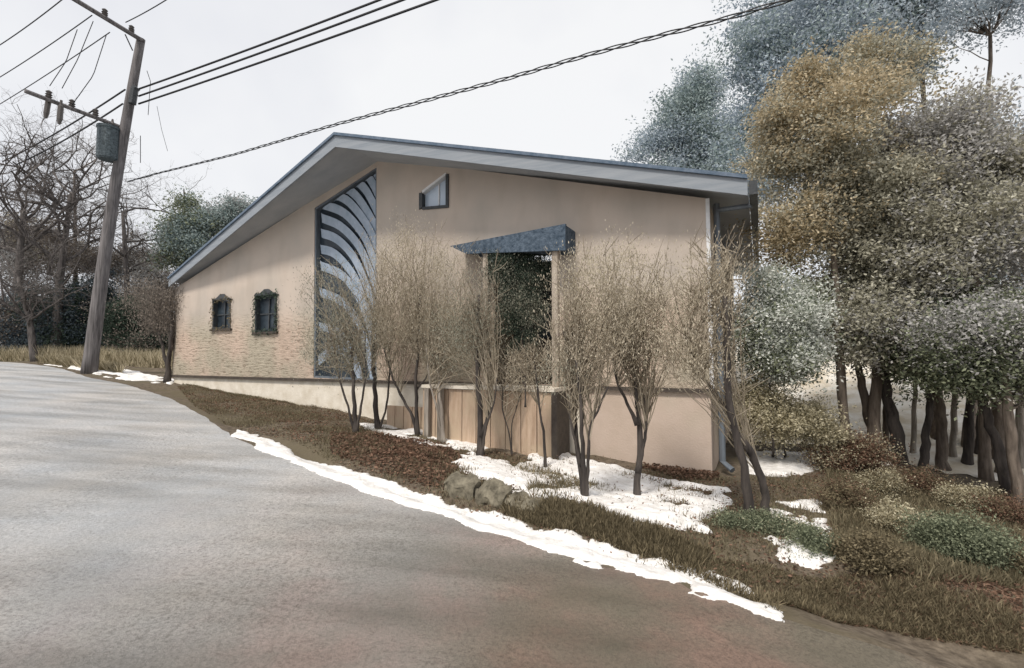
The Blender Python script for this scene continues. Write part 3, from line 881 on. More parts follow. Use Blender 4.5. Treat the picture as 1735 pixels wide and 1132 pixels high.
def pt_on(A, B, t): return A.lerp(B, t)
for (A, B, ts) in ((A1, B1, (.17, .52, .93)), (A2, B2, (.3, .55, .78))):
    for t in ts:
        c = loc(pt_on(A, B, t))
        q = MB(); q.tube([c + Vector((0, 0, z)) for z in (.05, .12, .16, .2, .24, .3, .36)], [.05, .11, .06, .11, .06, .10, .03], 8)
        q.build('insulator', M['ceramic'], pole)
for (a, b) in (((84, 140), (77, 200)), ((104, 150), (100, 210))):
    q = MB(); c0 = loc(P_(a[0], a[1] + 20, YP * .9)); c1 = loc(P_(b[0], b[1], YP * .9))
    q.tube([c0, c0.lerp(c1, .2), c0.lerp(c1, .25), c0.lerp(c1, .8), c1], [.04, .04, .085, .085, .05], 8); q.build('fuse_cutout', M['ceramic'], pole)
# transformer can
c = loc(P_(183, 243, YP * .985))
q = MB(); Hc = (272 - 214) / FPX * YP / 2
q.tube([c + Vector((0, 0, z)) for z in (-Hc, -Hc + .06, -Hc + .1, Hc - .14, Hc - .1, Hc - .02, Hc + .06)], [.30, .36, .36, .36, .39, .39, .16], 18)
tr = q.build('transformer', M['can'], pole)
for dx in (-.15, .14):
    q = MB(); q.tube([c + Vector((dx, 0, Hc)), c + Vector((dx, 0, Hc + .12)), c + Vector((dx, 0, Hc + .2)), c + Vector((dx, 0, Hc + .32))], [.05, .08, .05, .03], 8); q.build('bushing', M['ceramic'], tr)
q = MB(); q.tube([c + Vector((.3, 0, .2)), loc(P_(205, 240, YP))], .05, 6); q.build('bracket', M['frame'], pole)
q = MB(); q.tube([c + Vector((.3, 0, -.3)), loc(P_(202, 262, YP))], .05, 6); q.build('bracket', M['frame'], pole)
q = MB(); q.tube([loc(P_(x, y, YP * .99)) for x, y in ((232, 148), (228, 152), (224, 176))], .14, 6); q.build('cable_clamp', M['frame'], pole)

def cable(pts, r, label, cat='wire', group='overhead wires', name='overhead_wire', sides=5):
    q = MB(); q.tube(pts, r, sides)
    return tag(q.build(name, M['wire']), label, cat, group)
def span(A, B, sag, n=30):
    res = []
    for k in range(n + 1):
        t = k / n; v = A.lerp(B, t); v.z -= sag * 4 * t * (1 - t); res.append(v)
    return res
# same-height point seen at a pixel
def level(px, py, z):
    r = ray(px, py); k = (z - EYE) / r.z
    return Vector((r.x * k, r.y * k, z))
def through(a_px, Y, b_px, dz, extend, sag_px=0):
    A = P_(*a_px, Y); B = level(*b_px, A.z + dz)
    d = B - A
    return A, A + d * extend
three = [((235, 151), (612, 0), .8, 'topmost of the three thick cables running right from the pole'),
         ((235, 163), (650, 0), .8, 'middle one of the three thick cables running right from the pole'),
         ((235, 176), (704, 0), .8, 'lowest of the three thick cables running right from the pole')]
for a, b, ds, lab in three:
    A, B = through(a, YP, b, .25, 2.6)
    cable(span(A, B, .25), .036, lab)
# long twisted service cable
A = P_(216, 308, YP); mid = level(565, 213, A.z + .15); B = level(1236, 30, A.z + .2); E = A + (B - A) * 1.25
ctl = [A, level(262, 295, A.z + .03), mid, B, E]
pts = []
N = 220
px_curve = [(216, 306), (262, 295), (400, 261), (565, 212), (700, 176), (860, 133), (1000, 92), (1120, 60), (1236, 30), (1420, -25), (1700, -110)]
P0 = [level(x, y, A.z) if y != 306 else A for x, y in px_curve]
def resample(P, n):
    L = [0]
    for a, b in zip(P[:-1], P[1:]): L.append(L[-1] + (b - a).length)
    res = []
    for k in range(n + 1):
        s_ = L[-1] * k / n
        for i in range(len(P) - 1):
            if s_ <= L[i + 1] + 1e-9:
                res.append(P[i].lerp(P[i + 1], (s_ - L[i]) / (L[i + 1] - L[i] + 1e-12))); break
    return res
P1 = resample(P0, N)
for j in range(3): P1 = [P1[0]] + [(P1[i - 1] + P1[i] * 2 + P1[i + 1]) / 4 for i in range(1, N)] + [P1[-1]]
bundle = empty('service_cable', A, 'long twisted service cable crossing the sky above the house roof', 'cable')
for j in range(3):
    q = MB()
    q.tube([p + Vector((0, math.cos(i * .42 + j * 2.1), math.sin(i * .42 + j * 2.1))) * (.020 + .022 * min(1, i / 120)) - A for i, p in enumerate(P1)], .014, 4)
    q.build('strand', M['wire'], bundle)
# wires leaving to the left, away down the far side of the hill, and the one to the upper right
def farwire(a_px, Ya, b_px, lab, r=.02, ext=1.6):
    A = P_(*a_px, Ya); B = level(*b_px, A.z + .05); cable(span(A, A + (B - A) * ext, .15), r, lab)
farwire((112, -6), YP * .875, (0, 71), 'uppermost thin wire crossing the top left corner of the sky')
farwire((156, 26), YP * .92, (0, 126), 'second thin wire running left from the upper crossarm')
farwire((186, 55), YP * .96, (0, 172), 'third thin wire running left from the upper crossarm')
farwire((213, 38), YP * .985, (272, 0), 'short wire rising right from the upper crossarm', ext=2.5)
farwire((212, 152), YP, (25, 262), 'upper thick cable running left below the lower crossarm', .035, 1.15)
farwire((208, 176), YP, (40, 272), 'lower thick cable running left below the lower crossarm', .035, 1.1)
for pts_, lab in (([(131, 50), (112, 104), (84, 146)], 'drop lead from the upper wire to the outer cutout'),
                  ([(158, 36), (132, 100), (105, 150)], 'drop lead curving to the inner cutout'),
                  ([(180, 60), (158, 128), (122, 178)], 'drop lead curving to the middle of the lower crossarm')):
    P = [P_(x, y, YP * .92) for x, y in pts_]
    cable(resample(P, 12), .014, lab, 'wire', 'drop leads at the pole', 'drop_lead')
cable([P_(x, y, YP) for x, y in ((249, 120), (255, 138), (251, 195))], .012, 'slack thin wire hanging right of the pole top', 'wire', name='hanging_wire')
cable([P_(x, y, YP) for x, y in ((266, 180), (274, 220), (284, 256))], .008, 'faint straight wire hanging right of the pole', 'wire', name='hanging_wire')
cable([P_(x, y, YP) for x, y in ((238, 230), (238, 276))], .014, 'short vertical wire beside the pole above the bare branches', 'wire', name='hanging_wire')

# ------------------------------------------------------------------ vegetation
def leaf_quads(cent, size, flat=0.0, aspect=.55, stretch_dir=None, seed=0):
    n = len(cent)
    r = np.random.default_rng(seed)
    a = r.normal(size=(n, 3)); a[:, 2] *= (1 - flat)
    if stretch_dir is not None: a = a * .35 + np.array(stretch_dir)
    a /= np.linalg.norm(a, axis=1)[:, None]
    b = r.normal(size=(n, 3)); b -= (b * a).sum(1)[:, None] * a
    b /= np.linalg.norm(b, axis=1)[:, None]
    s = size * r.uniform(.55, 1.35, n)[:, None]
    a = a * s; b = b * s * aspect
    return np.stack([cent - a, cent + b * .9 - a * .1, cent + a, cent - b * .9 - a * .1], 1)
def crown_points(blobs, n, clump, seed, perclump=70, shell=.5, thin=None):
    """blobs: (centre, radii); leaves gathered in clumps spread through each blob"""
    r = np.random.default_rng(seed)
    vols = np.array([b[1][0] * b[1][1] * b[1][2] for b in blobs]) ** .7
    cl = []; pts = []
    for b, v in zip(blobs, vols / vols.sum()):
        k = max(3, int(n * v / perclump))
        d = r.normal(size=(k, 3)); d /= np.linalg.norm(d, axis=1)[:, None]
        rad = r.uniform(0, 1, k) ** shell
        c = np.array(b[0]) + d * rad[:, None] * np.array(b[1]) * (0.93 + .24 * wob(d[:, 0] * 2 + b[0][0], d[:, 2] * 2 + d[:, 1], 2.1, seed)[:, None] + r.uniform(-.12, .12, (k, 1)))
        cl.append(c)
        sig = clump * r.uniform(.5, 1.5, k)
        cnt = (perclump * r.uniform(.4, 1.6, k)).astype(int)
        for cc, s_, m_ in zip(c, sig, cnt):
            p = cc + np.clip(r.normal(size=(m_, 3)), -1.7, 1.7) * s_ * np.array([1, 1, .6])
            pts.append(p)
    P = np.vstack(pts)
    if perclump >= 80:                    # see-through gaps between the sprays
        f = (wob(P[:, 0] * 1.6 + P[:, 1] * .9, P[:, 2] * 1.9 - P[:, 1] * .7, 1.5, seed + 2) > -.30) | (r.uniform(size=len(P)) < .12)
        P = P[f]
    return np.vstack(cl), P
def limbs(q, trunk, clumps, k, r0, seed, sides=5, droop=.0, twigs=0):
    r_ = random.Random(seed)
    idx = list(range(len(clumps))); r_.shuffle(idx)
    n = len(trunk)
    for i in idx[:k]:
        c = Vector(clumps[i])
        # leave the trunk lower than the clump
        best = None
        for j, t in enumerate(trunk):
            d = (c - t).length + max(0, t.z - c.z + .25) * 3 - j * .02
            if best is None or d < best[0]: best = (d, j)
        t0 = trunk[best[1]]
        pts = wiggle(t0, c, 6, .16, r_)
        L = (c - t0).length
        rr = r0 * (1 - .5 * best[1] / n) * min(1, .35 + L * .22)
        q.tube(pts, [rr * (1 - .85 * m / 6) for m in range(7)], sides, cap=False)
        for _ in range(twigs):
            m = r_.randint(2, 6)
            d = Vector((r_.gauss(0, 1), r_.gauss(0, 1), r_.gauss(.4, .7))).normalized() * L * r_.uniform(.15, .4)
            q.tube(wiggle(pts[m], pts[m] + d, 3, .2, r_), [rr * .35, rr * .25, rr * .16, rr * .06], 3, cap=False)

def px_blob(px, py, Y, rx, ry, rdepth=None):
    c = at(px, py, Y); k = Y / FPX
    return (tuple(c), (rx * k, rdepth if rdepth else rx * k, ry * k))

def tree(name, label, cat, base, trunkpx, Y, r0, r1, blobs, n, size, clump, lm, bm='bark', seed=0, group=None, perclump=70,
         nl=44, shell=.5, extra_trunks=(), stretch=None, aspect=.55, flat=0.2, twigs=2, lname='crown', tname='trunk', limb_r=.35, mixm=None):
    t = empty(name, base, label, cat, group)
    b0 = Vector(base)
    T = [at(x, y, Y) for x, y in trunkpx]
    T = [Vector((b0.x, b0.y, b0.z - .15)), ] + T
    T = resample(T, 16)
    r_ = random.Random(seed)
    for i in range(1, len(T)): T[i] = T[i] + Vector((r_.uniform(-1, 1), r_.uniform(-1, 1), 0)) * r0 * .22
    q = MB()
    rr = [(r0 * (1 - k / 16) + r1 * (k / 16)) * (1.35 if k == 0 else 1.1 if k == 1 else 1) * r_.uniform(.93, 1.07) for k in range(17)]
    q.tube([p - b0 for p in T], rr, 10)
    T2 = list(T)
    for (path, ra, rb) in extra_trunks:
        E = resample([at(x, y, yy) if not isinstance(x, Vector) else x for x, y, yy in path], 12)
        for i in range(1, len(E)): E[i] = E[i] + Vector((r_.uniform(-1, 1), r_.uniform(-1, 1), 0)) * ra * .25
        q.tube([p - b0 for p in E], [ra * (1 - k / 12) + rb * (k / 12) for k in range(13)], 8)
        T2 += E[4:]
    cl, pts = crown_points(blobs, n, clump, seed, perclump, shell)
    limbs(q, [p - b0 for p in T2[3:]], cl - np.array(b0), nl, r0 * limb_r, seed, twigs=twigs)
    q.build(tname, M[bm], t, smooth=True)
    groups = [lm] if not mixm else [lm, mixm[0]]
    if mixm:
        rr_ = np.random.default_rng(seed + 5)
        # second kind of foliage in coherent patches
        f = wob(pts[:, 0] + pts[:, 1] * .4, pts[:, 2], 1.1, seed) + rr_.normal(size=len(pts)) * .5 > mixm[1]
        sets = [(lm, pts[~f]), (mixm[0], pts[f])]
    else: sets = [(lm, pts)]
    for k, (mm_, pp_) in enumerate(sets):
        if len(pp_) == 0: continue
        pp_ = np.repeat(pp_, 4, axis=0) + np.random.default_rng(seed).normal(size=(len(pp_) * 4, 3)) * size * 1.0
        q = MB(); q.quads(leaf_quads(pp_ - np.array(b0), size * .46, flat, aspect, stretch, seed + k))
        q.build(lname, M[mm_], t)
    return t
exec_veg = True

# --- tall trees right of the house
def trunk_tree(bx, by, toppx, topy, r0, label, blobs, n, lm, size=.085, clump=.25, seed=1, bm='bark', Y=None, mixm=None, nl=60, perclump=90, extra=(), group='tall trees right of the house', shell=.5):
    b = ground(bx, by)
    Y = Y or b.y
    return tree('tall_tree', label, 'tree', b, [((bx + toppx) / 2, (by + topy) / 2), (toppx, topy)], Y, r0 * .6, r0 * .25, blobs, n, size, clump, lm, bm, seed, group, perclump, nl, shell, extra, mixm=mixm)
Yt = ground(1438, 790).y
print('Y right trees', Yt, 'house', PR, 'pole', YP, g0.z, 'tall', tall, 'zs', zS, zR, zL, zP, xL)
trunk_tree(1436, 795, 1400, 250, .17, 'straight trunked golden olive tree nearest the house corner',
           [px_blob(1400, 260, Yt - .3, 115, 170), px_blob(1440, 165, Yt, 80, 70), px_blob(1340, 250, Yt, 60, 100), px_blob(1370, 120, Yt, 40, 40), px_blob(1515, 125, Yt, 55, 45), px_blob(1475, 90, Yt, 40, 28), px_blob(1300, 300, Yt, 30, 50), px_blob(1310, 200, Yt, 28, 34), px_blob(1460, 330, Yt, 110, 110), px_blob(1340, 390, Yt, 70, 60)],
           30000, 'l_olive', seed=11, mixm=('l_gold', .15))
Y2 = ground(1478, 792).y + .3
trunk_tree(1478, 792, 1500, 330, .22, 'thick leaning trunked olive tree second from the house corner',
           [px_blob(1510, 420, Y2, 130, 130), px_blob(1470, 480, Y2 - .5, 100, 90), px_blob(1540, 300, Y2, 110, 110), px_blob(1450, 560, Y2 - .6, 70, 60)],
           30000, 'l_olive', seed=12, mixm=('l_grey', .2), extra=[([(1486, 760, Y2), (1470, 700, Y2), (1452, 620, Y2)], .12, .07)])
Y3 = ground(1530, 790).y + 1.2
trunk_tree(1530, 790, 1490, 600, .26, 'dark short trunked evergreen with low spreading crown',
           [px_blob(1500, 570, Y3 - .8, 110, 48), px_blob(1600, 590, Y3 - .6, 100, 48), px_blob(1560, 520, Y3, 120, 90)],
           24000, 'l_green', seed=13, bm='darkbark', mixm=('l_olive', .1))
Y4 = ground(1660, 800).y
trunk_tree(1672, 812, 1640, 200, .16, 'grey crowned tree fourth from the house corner',
           [px_blob(1590, 270, Y4, 100, 115), px_blob(1660, 390, Y4, 130, 120), px_blob(1560, 420, Y4, 90, 110), px_blob(1705, 285, Y4, 70, 50)],
           32000, 'l_grey', seed=14, mixm=('l_olive', .25))
Y5 = ground(1725, 850).y
trunk_tree(1728, 862, 1690, 560, .17, 'nearest leaning tree at the right edge of the frame',
           [px_blob(1660, 580, Y5, 95, 60), px_blob(1735, 560, Y5, 80, 80), px_blob(1745, 625, Y5, 50, 50)],
           20000, 'l_green', size=.075, seed=15, mixm=('l_grey', .0))
Y6 = 15.0
trunk_tree(1590, 745, 1560, 40, .22, 'tall evergreen tinted blue grey with flare haze behind the golden tree, top out of frame',
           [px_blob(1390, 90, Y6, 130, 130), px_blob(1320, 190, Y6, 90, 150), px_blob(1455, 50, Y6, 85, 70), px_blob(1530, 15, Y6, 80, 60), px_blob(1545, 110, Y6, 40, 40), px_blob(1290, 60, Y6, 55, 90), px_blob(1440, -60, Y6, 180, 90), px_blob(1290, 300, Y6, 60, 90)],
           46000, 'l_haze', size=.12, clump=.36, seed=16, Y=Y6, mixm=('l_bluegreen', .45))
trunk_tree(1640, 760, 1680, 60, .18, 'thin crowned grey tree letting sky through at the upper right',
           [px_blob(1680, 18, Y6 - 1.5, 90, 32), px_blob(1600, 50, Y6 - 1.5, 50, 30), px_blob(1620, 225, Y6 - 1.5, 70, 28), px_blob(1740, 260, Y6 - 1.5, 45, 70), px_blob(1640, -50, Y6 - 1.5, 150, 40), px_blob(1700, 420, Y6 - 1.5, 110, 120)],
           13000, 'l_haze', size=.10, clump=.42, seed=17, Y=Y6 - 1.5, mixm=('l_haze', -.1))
for k, (bx, by, tx_, ty_, rr) in enumerate([(1562, 800, 1575, 620, .09), (1598, 795, 1580, 600, .12), (1612, 775, 1616, 560, .07), (1640, 785, 1640, 560, .10), (1700, 800, 1668, 560, .12), (1730, 790, 1722, 560, .09), (1716, 850, 1650, 640, .10),
        (1500, 770, 1496, 560, .07), (1545, 768, 1548, 560, .06), (1655, 770, 1662, 560, .06), (1685, 778, 1680, 560, .07)]):
    labs = ['slender trunk beside the dark short evergreen', 'crooked dark trunk between the evergreen and the wood edge', 'thin pale sapling trunk in the gap of the grove',
            'straight brown trunk left of the grey crowned tree', 'dark leaning trunk behind the right edge tree', 'slim upright trunk at the far right edge', 'leaning forked trunk below the right hand crown',
            'slim trunk just right of the thick leaning olive tree', 'very thin dark trunk in the middle of the grove', 'thin trunk close behind the grey crowned tree', 'thin brown trunk second from the far right']
    b = ground(bx, by)
    Yk = b.y
    tree('grove_tree', labs[k], 'tree', b, [(tx_ * .5 + bx * .5 + 4, ty_ * .5 + by * .5), (tx_, ty_)], Yk, rr, rr * .5,
         [px_blob(tx_, ty_ - 10, Yk, 60, 55)], 2600, .08, .25, ['l_green', 'l_olive', 'l_grey'][k % 3], ['darkbark', 'bark', 'palebark'][k % 3], 40 + k, 'thin trunks of the grove on the right', 60, 10)

# --- tree behind the roof
b = Vector((at(1190, 600, 24).x, 24, 0)); b.z = gz(b.x, b.y)
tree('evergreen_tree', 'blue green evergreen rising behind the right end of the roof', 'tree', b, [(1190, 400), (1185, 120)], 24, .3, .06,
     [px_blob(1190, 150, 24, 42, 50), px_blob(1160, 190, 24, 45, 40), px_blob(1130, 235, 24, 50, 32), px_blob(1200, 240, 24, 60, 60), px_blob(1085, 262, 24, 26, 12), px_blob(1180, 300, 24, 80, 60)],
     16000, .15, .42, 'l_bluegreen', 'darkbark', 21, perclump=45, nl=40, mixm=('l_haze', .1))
# --- bushes right of the house corner
def bush(name, label, px, py, blobs, n, size, clump, lm, seed, group=None, mixm=None, Y=None, bm='darkbark', perclump=45, cat='shrub', nl=12):
    b = ground(px, py); Y = Y or b.y
    return tree(name, label, cat, b, [(px, py - 10), (blobs[0][0], blobs[0][1])], Y, .035, .012,
                [px_blob(x, y, Y, rx, ry) for x, y, rx, ry in blobs], n, size, clump, lm, bm, seed, group, perclump, nl, .6,
                lname='foliage', tname='stem', mixm=mixm, limb_r=.6)
bush('pale_leaved_shrub', 'tall pale leaved shrub with near white leaves beside the house corner', 1310, 770, [(1300, 560, 58, 90), (1345, 540, 60, 60), (1298, 490, 32, 40), (1330, 610, 70, 40)], 15000, .07, .2, 'l_pale', 51, mixm=('l_green', .1), Y=9.9)
bush('yellow_shrub', 'yellow olive shrub under the pale leaved shrub', 1330, 772, [(1320, 710, 66, 48), (1385, 725, 40, 42), (1280, 675, 34, 40)], 8500, .06, .2, 'l_yellow', 52, Y=10.2)
bush('olive_shrub', 'brownish shrub at the foot of the golden tree', 1450, 805, [(1460, 770, 50, 40), (1400, 775, 30, 25)], 5000, .045, .14, 'l_yellow', 53, mixm=('l_litter', 0))
bush('green_shrub', 'low bluish green shrub at the right edge of the slope', 1640, 955, [(1630, 915, 60, 38), (1600, 940, 40, 22), (1690, 940, 45, 25)], 9000, .035, .10, 'l_green', 54)
bush('green_shrub', 'low green weeds around the foot of the forked trunk', 1290, 900, [(1290, 885, 50, 14), (1345, 905, 50, 18), (1235, 880, 24, 12)], 5000, .028, .07, 'l_green', 55, mixm=('l_yellow', .2))
bush('green_shrub', 'small green weed clump among broken snow', 1370, 935, [(1375, 920, 35, 22), (1340, 945, 26, 12)], 2600, .028, .07, 'l_green', 56)

for k, (px, py, lab) in enumerate([(1425, 862, 'low brown brush at the edge of the broken snow'), (1490, 842, 'brown brush below the thick leaning olive tree'), (1560, 838, 'brown brush in front of the dark short evergreen'),
        (1635, 868, 'straw coloured brush just above the low bluish green shrub'), (1700, 885, 'tangled brush at the foot of the right edge tree'), (1520, 905, 'scruffy brush in the middle of the right slope'),
        (1470, 960, 'low dark brush near the lower verge'), (1720, 975, 'low dark brush at the bottom right edge')]):
    bush('brush', lab, px, py, [(px, py - 22, 40, 24), (px + 25, py - 10, 30, 14)], 2600, .035, .09, 'l_brownstem' if k > 5 else 'l_yellow' if k % 2 else 'l_litter', 300 + k, 'brush on the right hand slope', mixm=('l_brownstem', 0), nl=16, cat='brush')

# --- bare multi-stemmed shrubs in front of the house
def stem_shrub(label, base, stems, blobs, n, lm, seed, r0=.04, bm='darkbark', fan=60, size=.032, clump=.11, mixm=None, group='bare shrubs in front of the house', fan_len=(60, 200)):
    """stems: lists of photo pixels from the base upward; twigs fan up and out from their upper parts"""
    b = ground(*base); Y = b.y; b0 = Vector(b)
    t = empty('bare_shrub', b, label, 'shrub', group)
    r_ = random.Random(seed)
    q = MB(); tips = []
    tw = MB()
    for s_ in stems:
        path, ra, rb = s_[0], s_[1], s_[2]
        yoff = s_[3] if len(s_) > 3 else r_.uniform(-.12, .12)
        E = [at(x, y, Y + yoff * min(1, i * .6)) for i, (x, y) in enumerate(path)]
        if path[0] == base: E[0] = b0 - Vector((0, 0, .08))
        N = 14
        E = resample(E, N)
        for j in range(1): E = [E[0]] + [(E[i - 1] + E[i] * 2 + E[i + 1]) / 4 for i in range(1, N)] + [E[-1]]
        for i in range(2, N): E[i] = E[i] + Vector((r_.uniform(-1, 1), r_.uniform(-1, 1), 0)) * ra * .35
        rr = [(ra + (rb - ra) * k / N) * r_.uniform(.9, 1.12) for k in range(N + 1)]
        rr[0] *= 1.5; rr[1] *= 1.2
        q.tube([p - b0 for p in E], rr, 9)
        tips.append(E)
    k_ = Y / FPX
    for i in range(int(fan * 1.1)):
        E = r_.choice(tips)
        s0 = E[r_.randint(7, 14)] - b0
        L = r_.uniform(*fan_len) * k_
        bl = r_.choice(blobs)
        tgt = Vector(px_blob(bl[0], bl[1], Y, bl[2], bl[3])[0]) - b0
        tgt += Vector((r_.uniform(-1, 1) * bl[2] * 1.6, r_.uniform(-1, 1) * bl[2] * .7, r_.uniform(-.6, 1.0) * bl[3])) * k_
        d = tgt - s0
        if d.length > L * 1.6: d = d.normalized() * L * 1.6
        pts = wiggle(s0, s0 + d, 7, .07, r_)
        r1 = r_.uniform(.005, .011)
        tw.tube(pts, [r1 * (1 - .7 * m / 7) for m in range(8)], 4, cap=False)
        for _ in range(4):
            m = r_.randint(2, 7)
            d2 = Vector((r_.gauss(0, .45), r_.gauss(0, .45), r_.uniform(.3, 1.1))).normalized() * r_.uniform(.15, .45)
            tw.tube(wiggle(pts[m], pts[m] + d2, 4, .1, r_), [.006, .005, .005, .004, .003], 3, cap=False)
    q.build('stem', M[bm], t, smooth=True)
    tw.build('twigs', M['l_twig' if lm == 'l_twig' else 'l_paletwig'], t)
    cl, pts = crown_points([px_blob(x, y, Y, rx * 1.65, ry * 1.08, rx * k_ * .9) for x, y, rx, ry in blobs], n, clump * 1.6, seed, 9, .8)
    pts = pts - np.array(b0)
    if mixm:
        f = wob(pts[:, 0] * 1.0, pts[:, 2], 1.6, seed) > mixm[1]
        sets = [(lm, pts[~f]), (mixm[0], pts[f])]
    else: sets = [(lm, pts)]
    for k, (mm_, pp_) in enumerate(sets):
        if len(pp_):
            pp_ = np.repeat(pp_, 2, axis=0) + np.random.default_rng(seed).normal(size=(len(pp_) * 2, 3)) * .09
            q = MB(); q.quads(leaf_quads(pp_, size * .6, .0, .36, (0, 0, .9), seed + k)); q.build('foliage', M[mm_], t)
    return t
stem_shrub('dense dark stemmed shrub in front of the tall slanted window', (603, 733), [([(603, 733), (601, 690), (598, 640), (596, 560)], .055, .022), ([(603, 733), (612, 690), (620, 640), (618, 560)], .03, .012), ([(603, 733), (590, 690), (575, 640), (560, 560)], .03, .012)],
           [(575, 540, 50, 85), (600, 600, 45, 55), (560, 600, 30, 50), (545, 480, 24, 40)], 6500, 'l_drygreen', 61, fan=110, bm='darkbark')
stem_shrub('shrub with a thick dark stem between the tall window and the porch', (641, 728), [([(641, 728), (637, 690), (634, 650), (632, 590), (634, 520)], .065, .03), ([(641, 728), (655, 690), (660, 640), (662, 560)], .028, .01)],
           [(640, 540, 35, 100), (655, 450, 30, 60)], 4200, 'l_dry', 62, fan=90, bm='darkbark')
stem_shrub('V shaped two stemmed shrub left of the board skirting', (708, 738), [([(708, 738), (700, 705), (680, 672), (664, 640), (650, 590)], .042, .016), ([(708, 738), (706, 690), (704, 640), (708, 590), (712, 500)], .05, .022), ([(706, 660), (722, 640), (735, 600)], .02, .01)],
           [(700, 480, 48, 85), (680, 560, 50, 65), (725, 540, 40, 80), (690, 410, 40, 40)], 7000, 'l_dry', 63, fan=150)
stem_shrub('straight pale shrub standing against the brown boards', (752, 750), [([(752, 750), (748, 700), (742, 640), (745, 560)], .045, .02), ([(752, 750), (740, 690), (728, 650), (722, 590)], .03, .012)],
           [(760, 540, 45, 90), (745, 450, 35, 50), (770, 600, 40, 45)], 5200, 'l_dry', 64, fan=110, bm='palebark', mixm=('l_drygreen', .4))
stem_shrub('thick based shrub rising in front of the left porch post', (814, 775), [([(814, 775), (814, 720), (812, 670), (808, 600), (812, 500)], .065, .028), ([(814, 775), (824, 720), (838, 680), (842, 640)], .03, .012), ([(814, 740), (830, 700), (832, 640), (826, 560)], .04, .018)],
           [(808, 530, 26, 100), (785, 570, 34, 70)], 4000, 'l_drygreen', 65, fan=120)
stem_shrub('thin wavy shrub before the recessed doorway', (868, 772), [([(868, 772), (862, 730), (850, 690), (852, 655)], .018, .009), ([(868, 772), (866, 720), (878, 680), (890, 640)], .014, .008)],
           [(885, 625, 30, 16)], 260, 'l_dry', 66, fan=30, fan_len=(30, 80))
stem_shrub('slender single stemmed shrub in front of the right porch boards', (924, 795), [([(924, 795), (922, 740), (916, 700), (909, 650), (905, 600)], .028, .014), ([(890, 690), (890, 640), (893, 600)], .016, .01)],
           [(900, 620, 30, 22)], 500, 'l_dry', 67, fan=60, bm='darkbark', fan_len=(30, 110))
stem_shrub('many stemmed shrub left of the smooth tan foundation', (992, 848), [([(992, 848), (980, 780), (974, 700), (968, 640), (955, 560)], .04, .018), ([(992, 848), (998, 780), (996, 730), (1015, 690), (1030, 655)], .03, .012), ([(992, 848), (988, 770), (984, 690), (976, 610)], .04, .018), ([(985, 790), (968, 720), (964, 680)], .022, .015)],
           [(990, 520, 36, 90), (1015, 560, 40, 80), (960, 610, 25, 60), (1000, 460, 40, 40)], 5200, 'l_dry', 68, fan=120, mixm=('l_drygreen', .5))
stem_shrub('two stemmed shrub centred on the smooth tan foundation', (1078, 848), [([(1078, 848), (1082, 790), (1084, 735), (1078, 680), (1076, 620), (1073, 560)], .055, .018), ([(1080, 800), (1094, 740), (1096, 700), (1090, 668)], .035, .012), ([(1080, 720), (1062, 680), (1045, 650), (1036, 590)], .03, .01)],
           [(1050, 500, 55, 80), (1080, 560, 40, 60), (1110, 520, 50, 90), (1060, 440, 50, 40)], 4600, 'l_dry', 69, fan=130)
stem_shrub('large forked shrub with the thickest trunk at the house corner', (1272, 893), [([(1272, 893), (1264, 830), (1258, 780), (1245, 740), (1236, 680), (1232, 600), (1228, 500)], .06, .028, -.1), ([(1300, 893), (1296, 830), (1276, 770), (1250, 735)], .05, .05, 0), ([(1236, 700), (1205, 660), (1178, 620), (1162, 570)], .035, .014), ([(1236, 560), (1240, 500), (1236, 440)], .02, .01)],
           [(1180, 510, 45, 90), (1215, 480, 30, 90), (1150, 590, 40, 50), (1190, 620, 40, 40)], 4200, 'l_dry', 70, fan=110)
# dark evergreen by the door
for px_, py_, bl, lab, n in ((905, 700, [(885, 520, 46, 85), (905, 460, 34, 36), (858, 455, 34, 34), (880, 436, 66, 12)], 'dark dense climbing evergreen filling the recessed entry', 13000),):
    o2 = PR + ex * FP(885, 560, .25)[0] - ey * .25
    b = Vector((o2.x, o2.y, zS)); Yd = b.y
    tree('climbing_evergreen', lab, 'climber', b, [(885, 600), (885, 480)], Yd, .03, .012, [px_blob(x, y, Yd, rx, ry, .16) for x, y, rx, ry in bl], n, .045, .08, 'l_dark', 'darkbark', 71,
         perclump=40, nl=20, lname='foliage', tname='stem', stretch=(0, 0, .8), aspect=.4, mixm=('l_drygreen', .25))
# small tree at the left corner of the house
b = ground(283, 648)
stem_shrub('small dark multi stemmed tree at the left corner of the house', (283, 648), [([(283, 648), (286, 600), (292, 560), (288, 500)], .10, .04), ([(284, 620), (270, 570), (262, 520)], .06, .03), ([(286, 600), (300, 560), (304, 530)], .05, .02)],
           [(270, 540, 30, 50), (290, 520, 22, 50), (250, 500, 30, 40)], 3200, 'l_twig', 72, fan=140, bm='darkbark', size=.06, clump=.2, group='bare trees and shrubs on the left')

